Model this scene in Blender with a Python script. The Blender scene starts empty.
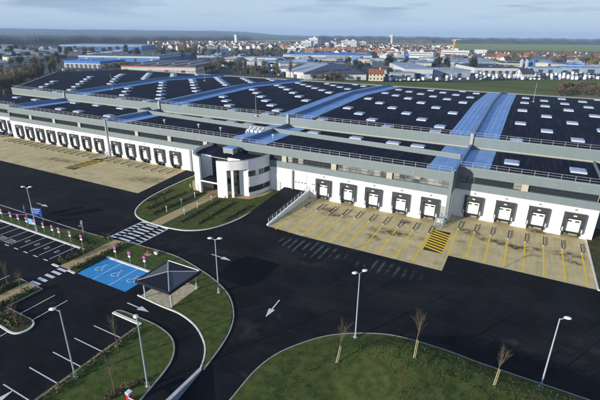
import bpy, bmesh, math, random
from mathutils import Vector, Matrix
from mathutils.geometry import tessellate_polygon
R_ = random.Random(7)
sc = bpy.context.scene
COL = sc.collection

# ------------------------------------------------------------------ camera
F_PX, PITCH, ROLL, YAW, CAM_H = 422.18, 0.372493, -0.0108377, -0.4806865, 32.0
cp, sp, cr, sr = math.cos(PITCH), math.sin(PITCH), math.cos(ROLL), math.sin(ROLL)
fw = Vector((math.sin(YAW)*cp, math.cos(YAW)*cp, -sp))
rt = Vector((math.cos(YAW), -math.sin(YAW), 0))
dn = fw.cross(rt)
rt2 = rt*cr + dn*sr
dn2 = dn*cr - rt*sr
camd = bpy.data.cameras.new('camera'); cam = bpy.data.objects.new('camera', camd); COL.objects.link(cam)
m = Matrix((( rt2.x, -dn2.x, -fw.x, 0), (rt2.y, -dn2.y, -fw.y, 0), (rt2.z, -dn2.z, -fw.z, CAM_H), (0, 0, 0, 1)))
cam.matrix_world = m
camd.sensor_width = 36; camd.lens = F_PX/600*36; camd.clip_start = 0.5; camd.clip_end = 40000
sc.camera = cam

def at(px, py, z=0.0):
    """point of the world where the photo's pixel (600x400) meets the level z"""
    d = rt2*((px-300)/F_PX) + dn2*((py-200)/F_PX) + fw
    t = (z-CAM_H)/d.z
    return (d.x*t, d.y*t)

# ------------------------------------------------------------------ light
SUN_EL, SUN_AZ = math.radians(13.8), math.radians(28.5)   # shadows run to (+sin, +cos)
EXPO = 0.35
w = bpy.data.worlds.new('World'); sc.world = w; w.use_nodes = True
nt = w.node_tree; nt.nodes.clear()
out = nt.nodes.new('ShaderNodeOutputWorld'); bg = nt.nodes.new('ShaderNodeBackground')
sky = nt.nodes.new('ShaderNodeTexSky'); sky.sky_type = 'NISHITA'; sky.sun_disc = False
sky.sun_elevation = SUN_EL; sky.sun_rotation = math.pi+SUN_AZ
sky.air_density = 1.0; sky.dust_density = 1.2; sky.ozone_density = 2.0; sky.altitude = 100
bg.inputs['Strength'].default_value = 0.085
tc = nt.nodes.new('ShaderNodeTexCoord')
sep = nt.nodes.new('ShaderNodeSeparateXYZ'); nt.links.new(tc.outputs['Generated'], sep.inputs[0])
gr = nt.nodes.new('ShaderNodeValToRGB'); cr_ = gr.color_ramp          # clear winter air: pale at the horizon, deep blue overhead
for p_, c_ in ((0.0, (.45, .585, .74)), (.05, (.40, .56, .76)), (.14, (.32, .49, .74)), (.4, (.12, .25, .56)), (1.0, (.045, .115, .38))):
    e_ = cr_.elements[0] if p_ == 0 else (cr_.elements[1] if p_ == 1 else cr_.elements.new(p_)); e_.position = p_; e_.color = (*c_, 1)
nt.links.new(sep.outputs['Z'], gr.inputs['Fac'])
sc10 = nt.nodes.new('ShaderNodeMixRGB'); sc10.blend_type = 'MULTIPLY'; sc10.inputs['Fac'].default_value = 1; sc10.inputs['Color2'].default_value = (12.4, 12.0, 11.4, 1); nt.links.new(gr.outputs['Color'], sc10.inputs['Color1'])
m0 = nt.nodes.new('ShaderNodeMixRGB'); m0.inputs['Fac'].default_value = .85; nt.links.new(sky.outputs['Color'], m0.inputs['Color1']); nt.links.new(sc10.outputs[0], m0.inputs['Color2'])
mp = nt.nodes.new('ShaderNodeMapping'); mp.inputs['Scale'].default_value = (2.2, 2.2, 24.0); mp.inputs['Location'].default_value = (.35, .1, .0)
nz = nt.nodes.new('ShaderNodeTexNoise'); nz.inputs['Scale'].default_value = 2.4; nz.inputs['Detail'].default_value = 9; nz.inputs['Roughness'].default_value = 0.52
rmp = nt.nodes.new('ShaderNodeValToRGB'); rmp.color_ramp.elements[0].position = 0.47; rmp.color_ramp.elements[1].position = 0.61
nt.links.new(tc.outputs['Generated'], mp.inputs['Vector']); nt.links.new(mp.outputs['Vector'], nz.inputs['Vector']); nt.links.new(nz.outputs['Fac'], rmp.inputs['Fac'])
zr = nt.nodes.new('ShaderNodeMapRange'); zr.inputs[1].default_value = .02; zr.inputs[2].default_value = .06; zr.inputs[4].default_value = .8; nt.links.new(sep.outputs['Z'], zr.inputs[0])
mul = nt.nodes.new('ShaderNodeMath'); mul.operation = 'MULTIPLY'; nt.links.new(rmp.outputs['Color'], mul.inputs[0]); nt.links.new(zr.outputs[0], mul.inputs[1])
mx = nt.nodes.new('ShaderNodeMixRGB'); mx.inputs['Color2'].default_value = (2.3, 3.1, 4.7, 1)
nt.links.new(m0.outputs[0], mx.inputs['Color1']); nt.links.new(mul.outputs[0], mx.inputs['Fac'])
# thin bright veils
nz2 = nt.nodes.new('ShaderNodeTexNoise'); nz2.inputs['Scale'].default_value = 1.6; nz2.inputs['Detail'].default_value = 6; nt.links.new(mp.outputs['Vector'], nz2.inputs['Vector'])
r2 = nt.nodes.new('ShaderNodeMapRange'); r2.inputs[1].default_value = .45; r2.inputs[2].default_value = .75; r2.inputs[4].default_value = .65; nt.links.new(nz2.outputs['Fac'], r2.inputs[0])
mx2 = nt.nodes.new('ShaderNodeMixRGB'); mx2.inputs['Color2'].default_value = (5.2, 6.6, 8.2, 1); nt.links.new(mx.outputs[0], mx2.inputs['Color1']); nt.links.new(r2.outputs[0], mx2.inputs['Fac'])
nt.links.new(mx2.outputs['Color'], bg.inputs['Color']); nt.links.new(bg.outputs[0], out.inputs[0])
sd = bpy.data.lights.new('sun', 'SUN'); sd.energy = 5.0; sd.angle = math.radians(0.5); sd.color = (1.0, 0.94, 0.83)
sun = bpy.data.objects.new('sun', sd); COL.objects.link(sun)
sdir = Vector((math.sin(SUN_AZ)*math.cos(SUN_EL), math.cos(SUN_AZ)*math.cos(SUN_EL), -math.sin(SUN_EL)))
sun.rotation_euler = sdir.to_track_quat('-Z', 'Y').to_euler()
sc.view_settings.view_transform = 'Standard'; sc.view_settings.look = 'None'; sc.view_settings.gamma = 1
sc.view_settings.use_curve_mapping = False; sc.view_settings.exposure = EXPO
sc.render.engine = 'CYCLES'
sc.cycles.max_bounces = 5; sc.cycles.volume_bounces = 0

# ------------------------------------------------------------------ materials
MATS = {}
def M(name, col, rough=0.8, metal=0.0, var=0.0, scale=1.0, bump=0.0, bscale=None, col2=None, spec=0.3, lo=0.35, hi=0.65, stretch=None, detail=6):
    """principled material; var or col2 mixes two tones by world-position noise"""
    mt = bpy.data.materials.new(name); mt.use_nodes = True
    n = mt.node_tree; b = n.nodes['Principled BSDF']
    b.inputs['Roughness'].default_value = rough; b.inputs['Metallic'].default_value = metal
    b.inputs['Specular IOR Level'].default_value = spec
    b.inputs['Base Color'].default_value = (*col, 1)
    if var or col2 or bump:
        geo = n.nodes.new('ShaderNodeNewGeometry'); mpp = n.nodes.new('ShaderNodeMapping')
        if stretch: mpp.inputs['Scale'].default_value = stretch
        n.links.new(geo.outputs['Position'], mpp.inputs['Vector'])
    if var or col2:
        a = tuple(c*(1-var) for c in col) if not col2 else col
        c2 = tuple(min(1, c*(1+var)) for c in col) if not col2 else col2
        t = n.nodes.new('ShaderNodeTexNoise'); t.inputs['Scale'].default_value = scale; t.inputs['Detail'].default_value = detail; t.inputs['Roughness'].default_value = .6
        r = n.nodes.new('ShaderNodeValToRGB'); r.color_ramp.elements[0].position = lo; r.color_ramp.elements[1].position = hi
        r.color_ramp.elements[0].color = (*a, 1); r.color_ramp.elements[1].color = (*c2, 1)
        n.links.new(mpp.outputs[0], t.inputs['Vector']); n.links.new(t.outputs['Fac'], r.inputs['Fac']); n.links.new(r.outputs['Color'], b.inputs['Base Color'])
    if bump:
        t2 = n.nodes.new('ShaderNodeTexNoise'); t2.inputs['Scale'].default_value = bscale or scale*4; t2.inputs['Detail'].default_value = 4
        bp = n.nodes.new('ShaderNodeBump'); bp.inputs['Strength'].default_value = bump; bp.inputs['Distance'].default_value = .1
        n.links.new(mpp.outputs[0], t2.inputs['Vector']); n.links.new(t2.outputs['Fac'], bp.inputs['Height']); n.links.new(bp.outputs[0], b.inputs['Normal'])
    MATS[name] = mt
    return mt

def overlay(mt, col, scale, lo, hi, amount, stretch=None, seed=0.0):
    """a second noise layer (stains, dust, tyre wear) over a material's colour"""
    n = mt.node_tree; b = n.nodes['Principled BSDF']; src = b.inputs['Base Color']
    geo = n.nodes.new('ShaderNodeNewGeometry'); mpp = n.nodes.new('ShaderNodeMapping')
    mpp.inputs['Location'].default_value = (seed, seed*.7, 0)
    if stretch: mpp.inputs['Scale'].default_value = stretch
    t = n.nodes.new('ShaderNodeTexNoise'); t.inputs['Scale'].default_value = scale; t.inputs['Detail'].default_value = 5
    mr = n.nodes.new('ShaderNodeMapRange'); mr.inputs[1].default_value = lo; mr.inputs[2].default_value = hi; mr.inputs[4].default_value = amount; mr.clamp = True
    mi = n.nodes.new('ShaderNodeMixRGB'); mi.inputs['Color2'].default_value = (*col, 1)
    n.links.new(geo.outputs['Position'], mpp.inputs['Vector']); n.links.new(mpp.outputs[0], t.inputs['Vector']); n.links.new(t.outputs['Fac'], mr.inputs[0]); n.links.new(mr.outputs[0], mi.inputs['Fac'])
    if src.links: n.links.new(src.links[0].from_socket, mi.inputs['Color1'])
    else: mi.inputs['Color1'].default_value = src.default_value[:]
    n.links.new(mi.outputs[0], src)
    return mt

asph = M('asphalt', (.0095, .0100, .0125), .85, var=.35, scale=.25, bump=.15, bscale=9, spec=.08)
overlay(asph, (.026, .025, .026), .09, .50, .72, .7, (1, 1.6, 1), 13)
overlay(asph, (.005, .005, .007), .7, .56, .72, .7, (.18, 2.2, 1), 5)
overlay(asph, (.034, .032, .030), 1.6, .60, .80, .5, (.12, 1.5, 1), 44)
overlay(asph, (.045, .042, .038), .5, .66, .78, .6, None, 71)
conc = M('yard concrete', (.44, .355, .17), .85, col2=(.58, .475, .25), scale=.35, bump=.1, bscale=5)
overlay(conc, (.14, .10, .055), .28, .60, .72, .5, (1, 1.6, 1), 3)
overlay(conc, (.26, .22, .15), 1.1, .45, .75, .4, (2.2, .16, 1), 9)
overlay(conc, (.64, .56, .34), 3.0, .58, .8, .35, None, 21)
kerbm = M('kerb concrete', (.30, .285, .25), .85, var=.18, scale=1.5)
whitek = M('white kerb', (.62, .61, .57), .8, var=.12, scale=1.2)
paintw = M('white paint', (.62, .63, .64), .7, col2=(.44, .45, .46), scale=4, lo=.45, hi=.8)
painty = M('yellow paint', (.85, .56, .02), .7, col2=(.72, .46, .02), scale=3)
paintb = M('blue paint', (.035, .27, .58), .7, col2=(.03, .22, .50), scale=1.5)
blackp = M('black paint', (.02, .02, .02), .8)
pathm = M('sand path', (.42, .31, .15), .9, col2=(.34, .25, .13), scale=2.5, bump=.2, bscale=12)
gravm = M('pale gravel', (.56, .50, .37), .9, col2=(.30, .26, .17), scale=2.2, bump=.3, bscale=14, lo=.4, hi=.7)
grass = M('grass', (.038, .057, .014), .95, col2=(.082, .108, .027), scale=1.1, bump=.6, bscale=9, spec=.1)
overlay(grass, (.095, .07, .03), .35, .56, .74, .6, None, 4)
overlay(grass, (.10, .13, .03), 5.0, .62, .8, .4, None, 8)
rough_grass = M('rough grass', (.035, .045, .016), .95, col2=(.075, .08, .03), scale=.8, bump=.9, bscale=6, spec=.1)
overlay(rough_grass, (.12, .075, .035), .4, .52, .7, .75, None, 2)
soil = M('soil', (.075, .05, .03), .95, var=.4, scale=2, bump=.6, bscale=9, spec=.1)
wallw = M('white wall', (.80, .79, .77), .75, var=.03, scale=.5)
overlay(wallw, (.66, .65, .61), .8, .55, .8, .35, (3, 3, .35), 6)
clad = M('grey green cladding', (.165, .205, .215), .6, metal=.15, var=.04, scale=.2, stretch=(6, 1, 1))
cladl = M('pale cladding', (.30, .315, .295), .6, var=.05, scale=.5)
cream = M('cream flashing', (.40, .37, .29), .6)
membr = M('roof membrane', (.0040, .0058, .0185), .7, var=.3, scale=.25, bump=.12, bscale=1.2, spec=.06, stretch=(1, .25, 1))
overlay(membr, (.016, .021, .040), .18, .55, .8, .6, (1, .5, 1), 30)
overlay(membr, (.030, .038, .062), 1.1, .47, .70, .55, (1.6, .10, 1), 3)
overlay(membr, (.002, .003, .008), 1.4, .5, .7, .6, (.9, .2, 1), 17)
blueroof = M('blue metal sheet', (.19, .36, .66), .48, metal=.45, var=.1, scale=1.6, stretch=(2.2, .12, 1))
overlay(blueroof, (.32, .46, .64), .9, .5, .75, .5, (2.2, .25, 1), 8)
overlay(blueroof, (.10, .20, .42), .35, .52, .72, .55, (1, .6, 1), 31)
bluewall = M('blue grey coping', (.16, .24, .36), .5, metal=.4)
sky_w = M('skylight dome', (.26, .35, .50), .35, spec=.5)
sky_f = M('skylight kerb', (.50, .53, .58), .5)
steel = M('galvanised steel', (.45, .48, .50), .45, metal=.5)
rail_m = M('rail steel', (.34, .36, .38), .5, metal=.3)
lampm = M('lamp post paint', (.42, .50, .56), .45, metal=.3)
lampw = M('lamp head white', (.80, .82, .84), .35)
glass = M('dark glass', (.022, .028, .034), .12, spec=.6)
glass2 = M('pale glass', (.16, .18, .18), .2, spec=.6, col2=(.06, .07, .075), scale=.6, lo=.45, hi=.55)
frame_d = M('dark frame', (.03, .033, .037), .5)
rubber = M('shelter rubber', (.038, .042, .047), .7, var=.3, scale=1.5)
shside = M('shelter side', (.09, .10, .115), .6)
doorc = M('dock door', (.72, .72, .66), .5, var=.04, scale=1)
plate = M('grey plate', (.25, .26, .27), .5)
black = M('black', (.012, .012, .014), .6)
red = M('red', (.62, .02, .02), .45)
magenta = M('magenta', (.40, .09, .34), .5)
signblue = M('sign blue', (.015, .05, .25), .4)
signcyan = M('sign cyan', (.12, .38, .62), .4)
bark = M('bark', (.16, .12, .08), .9, var=.3, scale=6)
barkl = M('pale stake wood', (.42, .34, .20), .9, var=.2, scale=5)
twig = M('twig', (.15, .12, .08), .9, var=.3, scale=3)
twig2 = M('olive twig', (.16, .145, .075), .9, var=.3, scale=3)
twigr = M('red brown shrub', (.12, .065, .05), .9, var=.4, scale=3)
ever = M('evergreen', (.016, .028, .012), .9, var=.4, scale=2)
leafg = M('leaf green', (.045, .07, .02), .9, var=.4, scale=3)
leafy = M('ochre leaf', (.24, .15, .03), .9, var=.3, scale=1)

# ------------------------------------------------------------------ mesh builder
class MB:
    def __init__(s): s.v = []; s.f = []; s.m = []; s.mats = []
    def mi(s, mat):
        if mat not in s.mats: s.mats.append(mat)
        return s.mats.index(mat)
    def face(s, pts, mat):
        i = len(s.v); s.v += [tuple(p) for p in pts]; s.f.append(tuple(range(i, i+len(pts)))); s.m.append(s.mi(mat))
    def hexa(s, p, mat, top=None):
        i = len(s.v); s.v += [tuple(q) for q in p]; a = s.mi(mat); b = s.mi(top) if top else a
        for k, q in enumerate(((0,3,2,1), (4,5,6,7), (0,1,5,4), (1,2,6,5), (2,3,7,6), (3,0,4,7))):
            s.f.append(tuple(i+j for j in q)); s.m.append(b if k == 1 else a)
    def box(s, x0, x1, y0, y1, z0, z1, mat, top=None):
        s.hexa([(x0,y0,z0),(x1,y0,z0),(x1,y1,z0),(x0,y1,z0),(x0,y0,z1),(x1,y0,z1),(x1,y1,z1),(x0,y1,z1)], mat, top)
    def bar(s, a, b, wd, z0, z1, mat, top=None):
        """upright slab of width wd along the plan segment a-b"""
        a = Vector(a[:2]); b = Vector(b[:2]); d = (b-a).normalized(); n = Vector((-d.y, d.x))*wd/2
        q = [a-n, b-n, b+n, a+n]
        s.hexa([(p.x,p.y,z0) for p in q]+[(p.x,p.y,z1) for p in q], mat, top)
    def tube(s, a, b, r0, r1, mat, n=6, cap=True):
        a = Vector(a); b = Vector(b); d = (b-a).normalized()
        u = d.cross(Vector((0,0,1)) if abs(d.z) < .9 else Vector((1,0,0))).normalized(); v = d.cross(u)
        i = len(s.v); k = s.mi(mat)
        for c, r in ((a, r0), (b, r1)):
            for j in range(n):
                t = 2*math.pi*j/n; s.v.append(tuple(c+(u*math.cos(t)+v*math.sin(t))*r))
        for j in range(n):
            s.f.append((i+j, i+(j+1)%n, i+n+(j+1)%n, i+n+j)); s.m.append(k)
        if cap:
            s.f.append(tuple(i+n+j for j in range(n))); s.m.append(k)
            s.f.append(tuple(i+n-1-j for j in range(n))); s.m.append(k)
    def poly(s, pts, z, mat, z0=None, side=None):
        """flat polygon at z, optionally with sides down to z0"""
        zs = z if callable(z) else (lambda x, y: z)
        P = [Vector((p[0], p[1], 0)) for p in pts]; i = len(s.v); k = s.mi(mat)
        s.v += [(p.x, p.y, zs(p.x, p.y)) for p in P]
        for t in tessellate_polygon([P]):
            a, b, c = t
            cr_ = (P[b]-P[a]).cross(P[c]-P[a]).z
            s.f.append((i+a, i+b, i+c) if cr_ > 0 else (i+a, i+c, i+b)); s.m.append(k)
        if z0 is not None:
            j = len(s.v); k2 = s.mi(side or mat)
            s.v += [(p.x, p.y, z0) for p in P]; n = len(P)
            for q in range(n):
                s.f.append((j+q, j+(q+1)%n, i+(q+1)%n, i+q)); s.m.append(k2)
    def disc(s, c, r, n=14, mat=None, axis='y', th=.03, sx=1.0, sz=1.0):
        i = len(s.v); k = s.mi(mat)
        for o in (-th/2, th/2):
            for j in range(n):
                t = 2*math.pi*j/n; a, b = r*sx*math.cos(t), r*sz*math.sin(t)
                s.v.append((c[0]+a, c[1]+o, c[2]+b) if axis == 'y' else (c[0]+a, c[1]+b, c[2]+o))
        s.f.append(tuple(i+j for j in range(n))); s.f.append(tuple(i+2*n-1-j for j in range(n))); s.m += [k, k]
        for j in range(n): s.f.append((i+j, i+n+j, i+n+(j+1)%n, i+(j+1)%n)); s.m.append(k)
    def build(s, name, parent=None, smooth=False, loc=None):
        me = bpy.data.meshes.new(name); me.from_pydata(s.v, [], s.f)
        for mt in s.mats: me.materials.append(mt)
        me.polygons.foreach_set('material_index', s.m)
        if smooth: me.polygons.foreach_set('use_smooth', [True]*len(s.f))
        me.update()
        o = bpy.data.objects.new(name, me); COL.objects.link(o)
        if parent is not None: o.parent = parent
        if loc: o.location = loc
        return o
def tag(o, label, cat, group=None):
    o['label'] = label; o['category'] = cat
    if group: o['group'] = group
    return o
def thing(name, label, cat, loc=(0, 0, 0), rz=0, group=None):
    o = bpy.data.objects.new(name, None); COL.objects.link(o); o.location = loc; o.rotation_euler = (0, 0, rz); o.empty_display_size = .5
    return tag(o, label, cat, group)
def struct(o): o['kind'] = 'structure'; return o
def copy_tree(o, parent=None):
    c = o.copy(); COL.objects.link(c)
    if parent is not None: c.parent = parent
    for ch in list(o.children): copy_tree(ch, c)
    return c
class Proto:
    def __init__(s, root): s.root = root; s.used = False
    def put(s, loc, rz=0, label=None, cat=None, group=None, scale=None):
        if s.used: o = copy_tree(s.root)
        else: o = s.root; s.used = True
        o.location = loc; o.rotation_euler = (0, 0, rz)
        if scale is not None: o.scale = scale if isinstance(scale, tuple) else (scale,)*3
        if label: o['label'] = label
        if cat: o['category'] = cat
        if group: o['group'] = group
        return o
ORD = ['first','second','third','fourth','fifth','sixth','seventh','eighth','ninth','tenth','eleventh','twelfth','thirteenth','fourteenth','fifteenth','sixteenth','seventeenth','eighteenth','nineteenth','twentieth','twenty-first','twenty-second','twenty-third','twenty-fourth','twenty-fifth','twenty-sixth','twenty-seventh']
def smooth_line(pts, n=6):
    P = [Vector(p[:2]) for p in pts]; o = []
    for i in range(len(P)-1):
        p0 = P[max(i-1, 0)]; p1 = P[i]; p2 = P[i+1]; p3 = P[min(i+2, len(P)-1)]
        for k in range(n):
            t = k/n
            o.append(.5*((2*p1)+(p2-p0)*t+(2*p0-5*p1+4*p2-p3)*t*t+(3*p1-p0-3*p2+p3)*t**3))
    o.append(P[-1]); return [(q.x, q.y) for q in o]
def strip(mb, pts, wd, z0, z1, mat):
    """a kerb: a swept strip following a plan line"""
    P = [Vector(p[:2]) for p in pts]; L = []
    for i, p in enumerate(P):
        d = (P[min(i+1, len(P)-1)]-P[max(i-1, 0)]).normalized(); n = Vector((-d.y, d.x))*wd/2
        L.append((p-n, p+n))
    for (a, b), (c, d) in zip(L, L[1:]):
        mb.hexa([(a.x,a.y,z0),(c.x,c.y,z0),(d.x,d.y,z0),(b.x,b.y,z0),(a.x,a.y,z1),(c.x,c.y,z1),(d.x,d.y,z1),(b.x,b.y,z1)], mat)

# ================================================================== TERRAIN
def px_az(px): x, y = at(px, 60); return math.atan2(x, y)
AZ = [(px_az(p), h) for p, h in ((-260, 60), (0, 78), (60, 70), (100, 84), (150, 72), (215, 86), (245, 66), (280, 30), (330, 12), (600, 12), (900, 10))]
def hill(az, r):
    h = AZ[0][1] if az < AZ[0][0] else AZ[-1][1]
    for (a, u), (b, v) in zip(AZ, AZ[1:]):
        if a <= az <= b: h = u+(v-u)*(az-a)/(b-a)
    k = max(0, min(1, (r-3600)/3600)); k = k*k*(3-2*k)
    wv = 5*math.sin(az*31+r*.0011)+3*math.sin(az*83+r*.002)
    return k*(h+wv*min(1, h/50))-(0.0)
tm = M('country', (.022, .028, .02), .95, col2=(.095, .08, .055), scale=.0032, spec=.05, lo=.42, hi=.62, stretch=(1, .45, 1))
overlay(tm, (.05, .09, .03), .0011, .55, .6, .9, (1, .5, 1), 40)
overlay(tm, (.015, .02, .016), .006, .5, .58, .9, (1, .6, 1), 90)
mb = MB(); rs = [0, 60, 130, 200, 300, 450, 700, 1000, 1400, 1900, 2500, 3000, 3600, 4200, 4800, 5400, 6000, 6600, 7200, 8000, 9000, 10500, 12500]
NA = 240
idx = []
k = mb.mi(tm)
for r in rs:
    row = []
    for j in range(NA):
        a = -math.pi+2*math.pi*j/NA; row.append(len(mb.v)); mb.v.append((r*math.sin(a), r*math.cos(a), -.03+hill(a, r)))
    idx.append(row)
for i in range(len(rs)-1):
    for j in range(NA):
        j2 = (j+1) % NA; mb.f.append((idx[i][j], idx[i][j2], idx[i+1][j2], idx[i+1][j])); mb.m.append(k)
struct(mb.build('terrain', smooth=True))

def patch(name, pxs, mat, z=0.02):
    mb = MB(); mb.poly([at(*p) for p in pxs], z, mat); return struct(mb.build(name))
fieldm = M('green field', (.19, .25, .06), .95, col2=(.23, .28, .08), scale=.01, spec=.05)
fieldn = M('near field', (.075, .105, .03), .95, col2=(.125, .145, .045), scale=.05, spec=.05, stretch=(.3, 1, 1))
ploughm = M('ploughed field', (.20, .125, .085), .95, col2=(.15, .10, .07), scale=.01, spec=.05)
townm = M('town ground', (.045, .045, .04), .95, col2=(.15, .14, .12), scale=.03, spec=.05)
lotm = M('old asphalt', (.05, .052, .058), .9, col2=(.10, .10, .105), scale=.03, spec=.1)
vergem = M('dry verge', (.20, .17, .09), .95, col2=(.12, .12, .05), scale=.05, spec=.05)
patch('field', [(370, 47), (385, 42.6), (450, 43.6), (600, 45), (760, 46.6), (760, 55), (600, 51.6), (480, 49.8)], fieldm)
patch('ploughed_field', [(455, 49.3), (600, 51.5), (760, 55), (760, 64), (600, 57.5), (470, 54)], ploughm, .03)
patch('field', [(150, 41.8), (300, 39.5), (384, 40.2), (380, 42), (300, 41.4), (150, 44.2)], fieldm, .03)
patch('town_ground', [(120, 50), (160, 43), (300, 43), (380, 45), (470, 50), (610, 56), (700, 72), (600, 74), (450, 66), (300, 56), (180, 55)], townm, .04)
patch('industrial_ground', [(-40, 75), (-40, 46), (100, 46), (200, 55), (300, 56), (450, 66), (600, 70), (600, 75), (470, 81.5), (380, 80.5), (300, 78), (210, 74), (120, 74)], lotm, .05)
patch('field', [(200, 76.2), (300, 80), (380, 82), (470, 82), (600, 75.8), (760, 72), (760, 120), (600, 110), (200, 90)], fieldn, .06)
patch('verge', [(140, 74.5), (230, 75.5), (340, 81.5), (450, 88.5), (620, 97.5), (620, 99.5), (450, 91), (300, 82), (140, 77)], vergem, .07)

# far-off forest on the skyline, one mass of crowns
def forest(name, pxs, h, step, label):
    P = [at(*p) for p in pxs]; mb = MB(); fm = MATS.get('forest') or M('forest', (.035, .036, .026), 1, col2=(.08, .07, .05), scale=.012, spec=0)
    n = len(P)//2
    fr, bk = P[:n], P[n:][::-1]
    rows = []
    L = 60
    def interp(Q, t):
        t *= len(Q)-1; i = min(int(t), len(Q)-2); u = t-i
        return (Q[i][0]+(Q[i+1][0]-Q[i][0])*u, Q[i][1]+(Q[i+1][1]-Q[i][1])*u)
    W = step
    for a in range(14):
        row = []
        for b in range(W+1):
            f0 = interp(fr, b/W); g0 = interp(bk, b/W); s = (a/13)**1.4
            z = 0 if a == 0 else h*(.62+.3*R_.random()+.18*math.sin(b*.21)+.12*math.sin(b*.067+1))
            x = f0[0]+(g0[0]-f0[0])*s; y = f0[1]+(g0[1]-f0[1])*s
            if a == 1: x, y = f0[0]+(g0[0]-f0[0])*.004, f0[1]+(g0[1]-f0[1])*.004
            row.append(len(mb.v)); mb.v.append((x, y, z+hill(math.atan2(x, y), math.hypot(x, y))))
        rows.append(row)
    k = mb.mi(fm)
    for a in range(13):
        for b in range(W): mb.f.append((rows[a][b], rows[a][b+1], rows[a+1][b+1], rows[a+1][b])); mb.m.append(k)
    o = mb.build(name); o['kind'] = 'stuff'; tag(o, label, 'forest'); return o
forest('forest', [(430, 43.2), (520, 44.2), (600, 44.9), (760, 46.5), (760, 43), (600, 41), (520, 40), (430, 39)], 17, 420, 'long dark forest belt behind the green field at right')
forest('forest', [(318, 41.5), (350, 41.2), (385, 41.6), (432, 43.3), (432, 38.6), (385, 37.5), (350, 37.5), (318, 38)], 20, 200, 'dark wooded rise behind the water tower')
forest('forest', [(-60, 45), (60, 44), (140, 43), (200, 41.5), (250, 40.5), (250, 37.5), (200, 38), (140, 37.5), (60, 37), (-60, 36)], 14, 320, 'hazy blue woods on the plain below the left hills')

# ================================================================== SITE GROUND
mb = MB(); mb.poly([(-186, -20), (60, -20), (60, 97), (-172, 97), (-220, 60)], 0.0, asph); struct(mb.build('asphalt_road'))
mb = MB(); mb.poly([(-215, 59.3), (-70.1, 59.1), (-72.6, 77), (-165, 77), (-215, 77)], .004, conc); struct(mb.build('concrete_apron'))
mb = MB(); mb.poly([(-37, 58.4), (-30, 57.8), (-6.4, 57.5), (-6.4, 62.8), (13.2, 62.6), (13.2, 80.9), (-9.1, 80.9), (-9.1, 76.2), (-37, 76.2)], .004, conc); struct(mb.build('concrete_apron'))

def kerb(pts, wd=.16, h=.12, mat=kerbm, name='kerb'):
    mb = MB(); strip(mb, pts, wd, -.02, h, mat); return struct(mb.build(name))
def green(name, pts, z=.10, mat=grass):
    mb = MB(); mb.poly(pts, z, mat); return struct(mb.build(name))
# entrance lawn
lk = smooth_line([(-67.6, 76.5), (-67.4, 70), (-66.9, 64), (-66, 58.5), (-64.4, 54.2), (-62.2, 51.2), (-59.2, 49.6), (-55.2, 49.1), (-51.4, 49.2), (-48, 50), (-45.2, 52.4), (-43.6, 56.5), (-43.1, 61), (-43.1, 68), (-43.2, 75.1)])
green('lawn', lk); kerb(lk, .22, .13, whitek)
green('entrance_path', [(-56.2, 49.25), (-53.7, 49.25), (-53.9, 60), (-54.0, 66.2), (-51.4, 66.4), (-47.2, 67.6), (-45.6, 71), (-45.5, 74.9), (-47.0, 74.9), (-48, 69.3), (-53, 69.6), (-58, 69.3), (-64.2, 75), (-65.4, 71.5), (-63.8, 68), (-61, 66.3), (-57, 66.6), (-56.3, 62)], .105, pathm)
# verge between the road and the small bays, with the footpath
green('verge', [(-100, 36.9), (-57.5, 36.9), (-57.3, 33), (-56.1, 31.7), (-56.1, 41.4), (-64.5, 40.9), (-72, 38.9), (-100, 38.2)])
green('footpath', [(-56.1, 31.6), (-54, 31.6), (-53.8, 41.7), (-56.1, 41.4)], .105, pathm)
green('verge', [(-54, 31.6), (-52.4, 31.6), (-52.4, 36.9), (-43.2, 36.9), (-39.9, 37.2), (-39.9, 31.8), (-34.9, 31.5), (-32.8, 31.5), (-29.6, 30.6), (-26.9, 28.9), (-25.4, 27.2), (-24.5, 25.4), (-24.3, 25.6), (-24.9, 29.2), (-25.8, 32.2), (-27.4, 34.9), (-30, 37.4), (-33.6, 39.3), (-37.4, 40.6), (-42.3, 41.8), (-46, 42.1), (-53.8, 41.7)])
kerb([(-100, 36.9), (-57.5, 36.8)], .34, .14, whitek)
kerb(smooth_line([(-56.4, 41.4), (-60, 41.1), (-64.4, 41.0)], 4), .15, .12)
kerb([(-57.6, 31.5), (-56.1, 31.5)], .3, .14, whitek); kerb([(-54, 31.5), (-52.4, 31.4)], .3, .14, whitek)
kerb([(-52.4, 36.85), (-43, 36.8)], .34, .16, whitek)
kerb(smooth_line([(-53.8, 41.8), (-46, 42.15), (-42.3, 41.9), (-37.4, 40.7), (-33.6, 39.4), (-30, 37.5), (-27.3, 34.9), (-25.7, 32.2), (-24.8, 29.2), (-24.2, 25.5)]), .15, .12)
kerb(smooth_line([(-40.4, 31.8), (-36, 31.5), (-32.8, 31.4), (-29.6, 30.5), (-26.9, 28.8), (-25.4, 27.1), (-24.5, 25.3)]), .17, .13, whitek)
mb = MB(); mb.poly([(-39.9, 31.8), (-34.6, 31.6), (-34.6, 37.1), (-39.9, 37.3)], .108, gravm); struct(mb.build('paving'))
# islands of the lower car park
isl = smooth_line([(-47.2, 22.1), (-46.3, 21.6), (-46.0, 20.7), (-46.4, 19.9), (-47.4, 19.6), (-50, 19.7), (-56, 19.7), (-70, 19.8)], 5)
green('planted_island', [(-57.6, 22.2), (-57.6, 26.8), (-52.6, 26.7), (-52.7, 22.2), (-47.2, 22.1)]+isl[1:]+[(-70, 22.2)], .10, rough_grass)
green('footpath', [(-56, 19.8), (-54.1, 19.8), (-54.0, 26.7), (-56.0, 26.75)], .106, pathm)
kerb([(-57.7, 22.2), (-57.7, 26.85), (-52.6, 26.75), (-52.65, 22.15), (-47.2, 22.1)], .16, .13)
kerb(isl, .22, .14, whitek)
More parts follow.
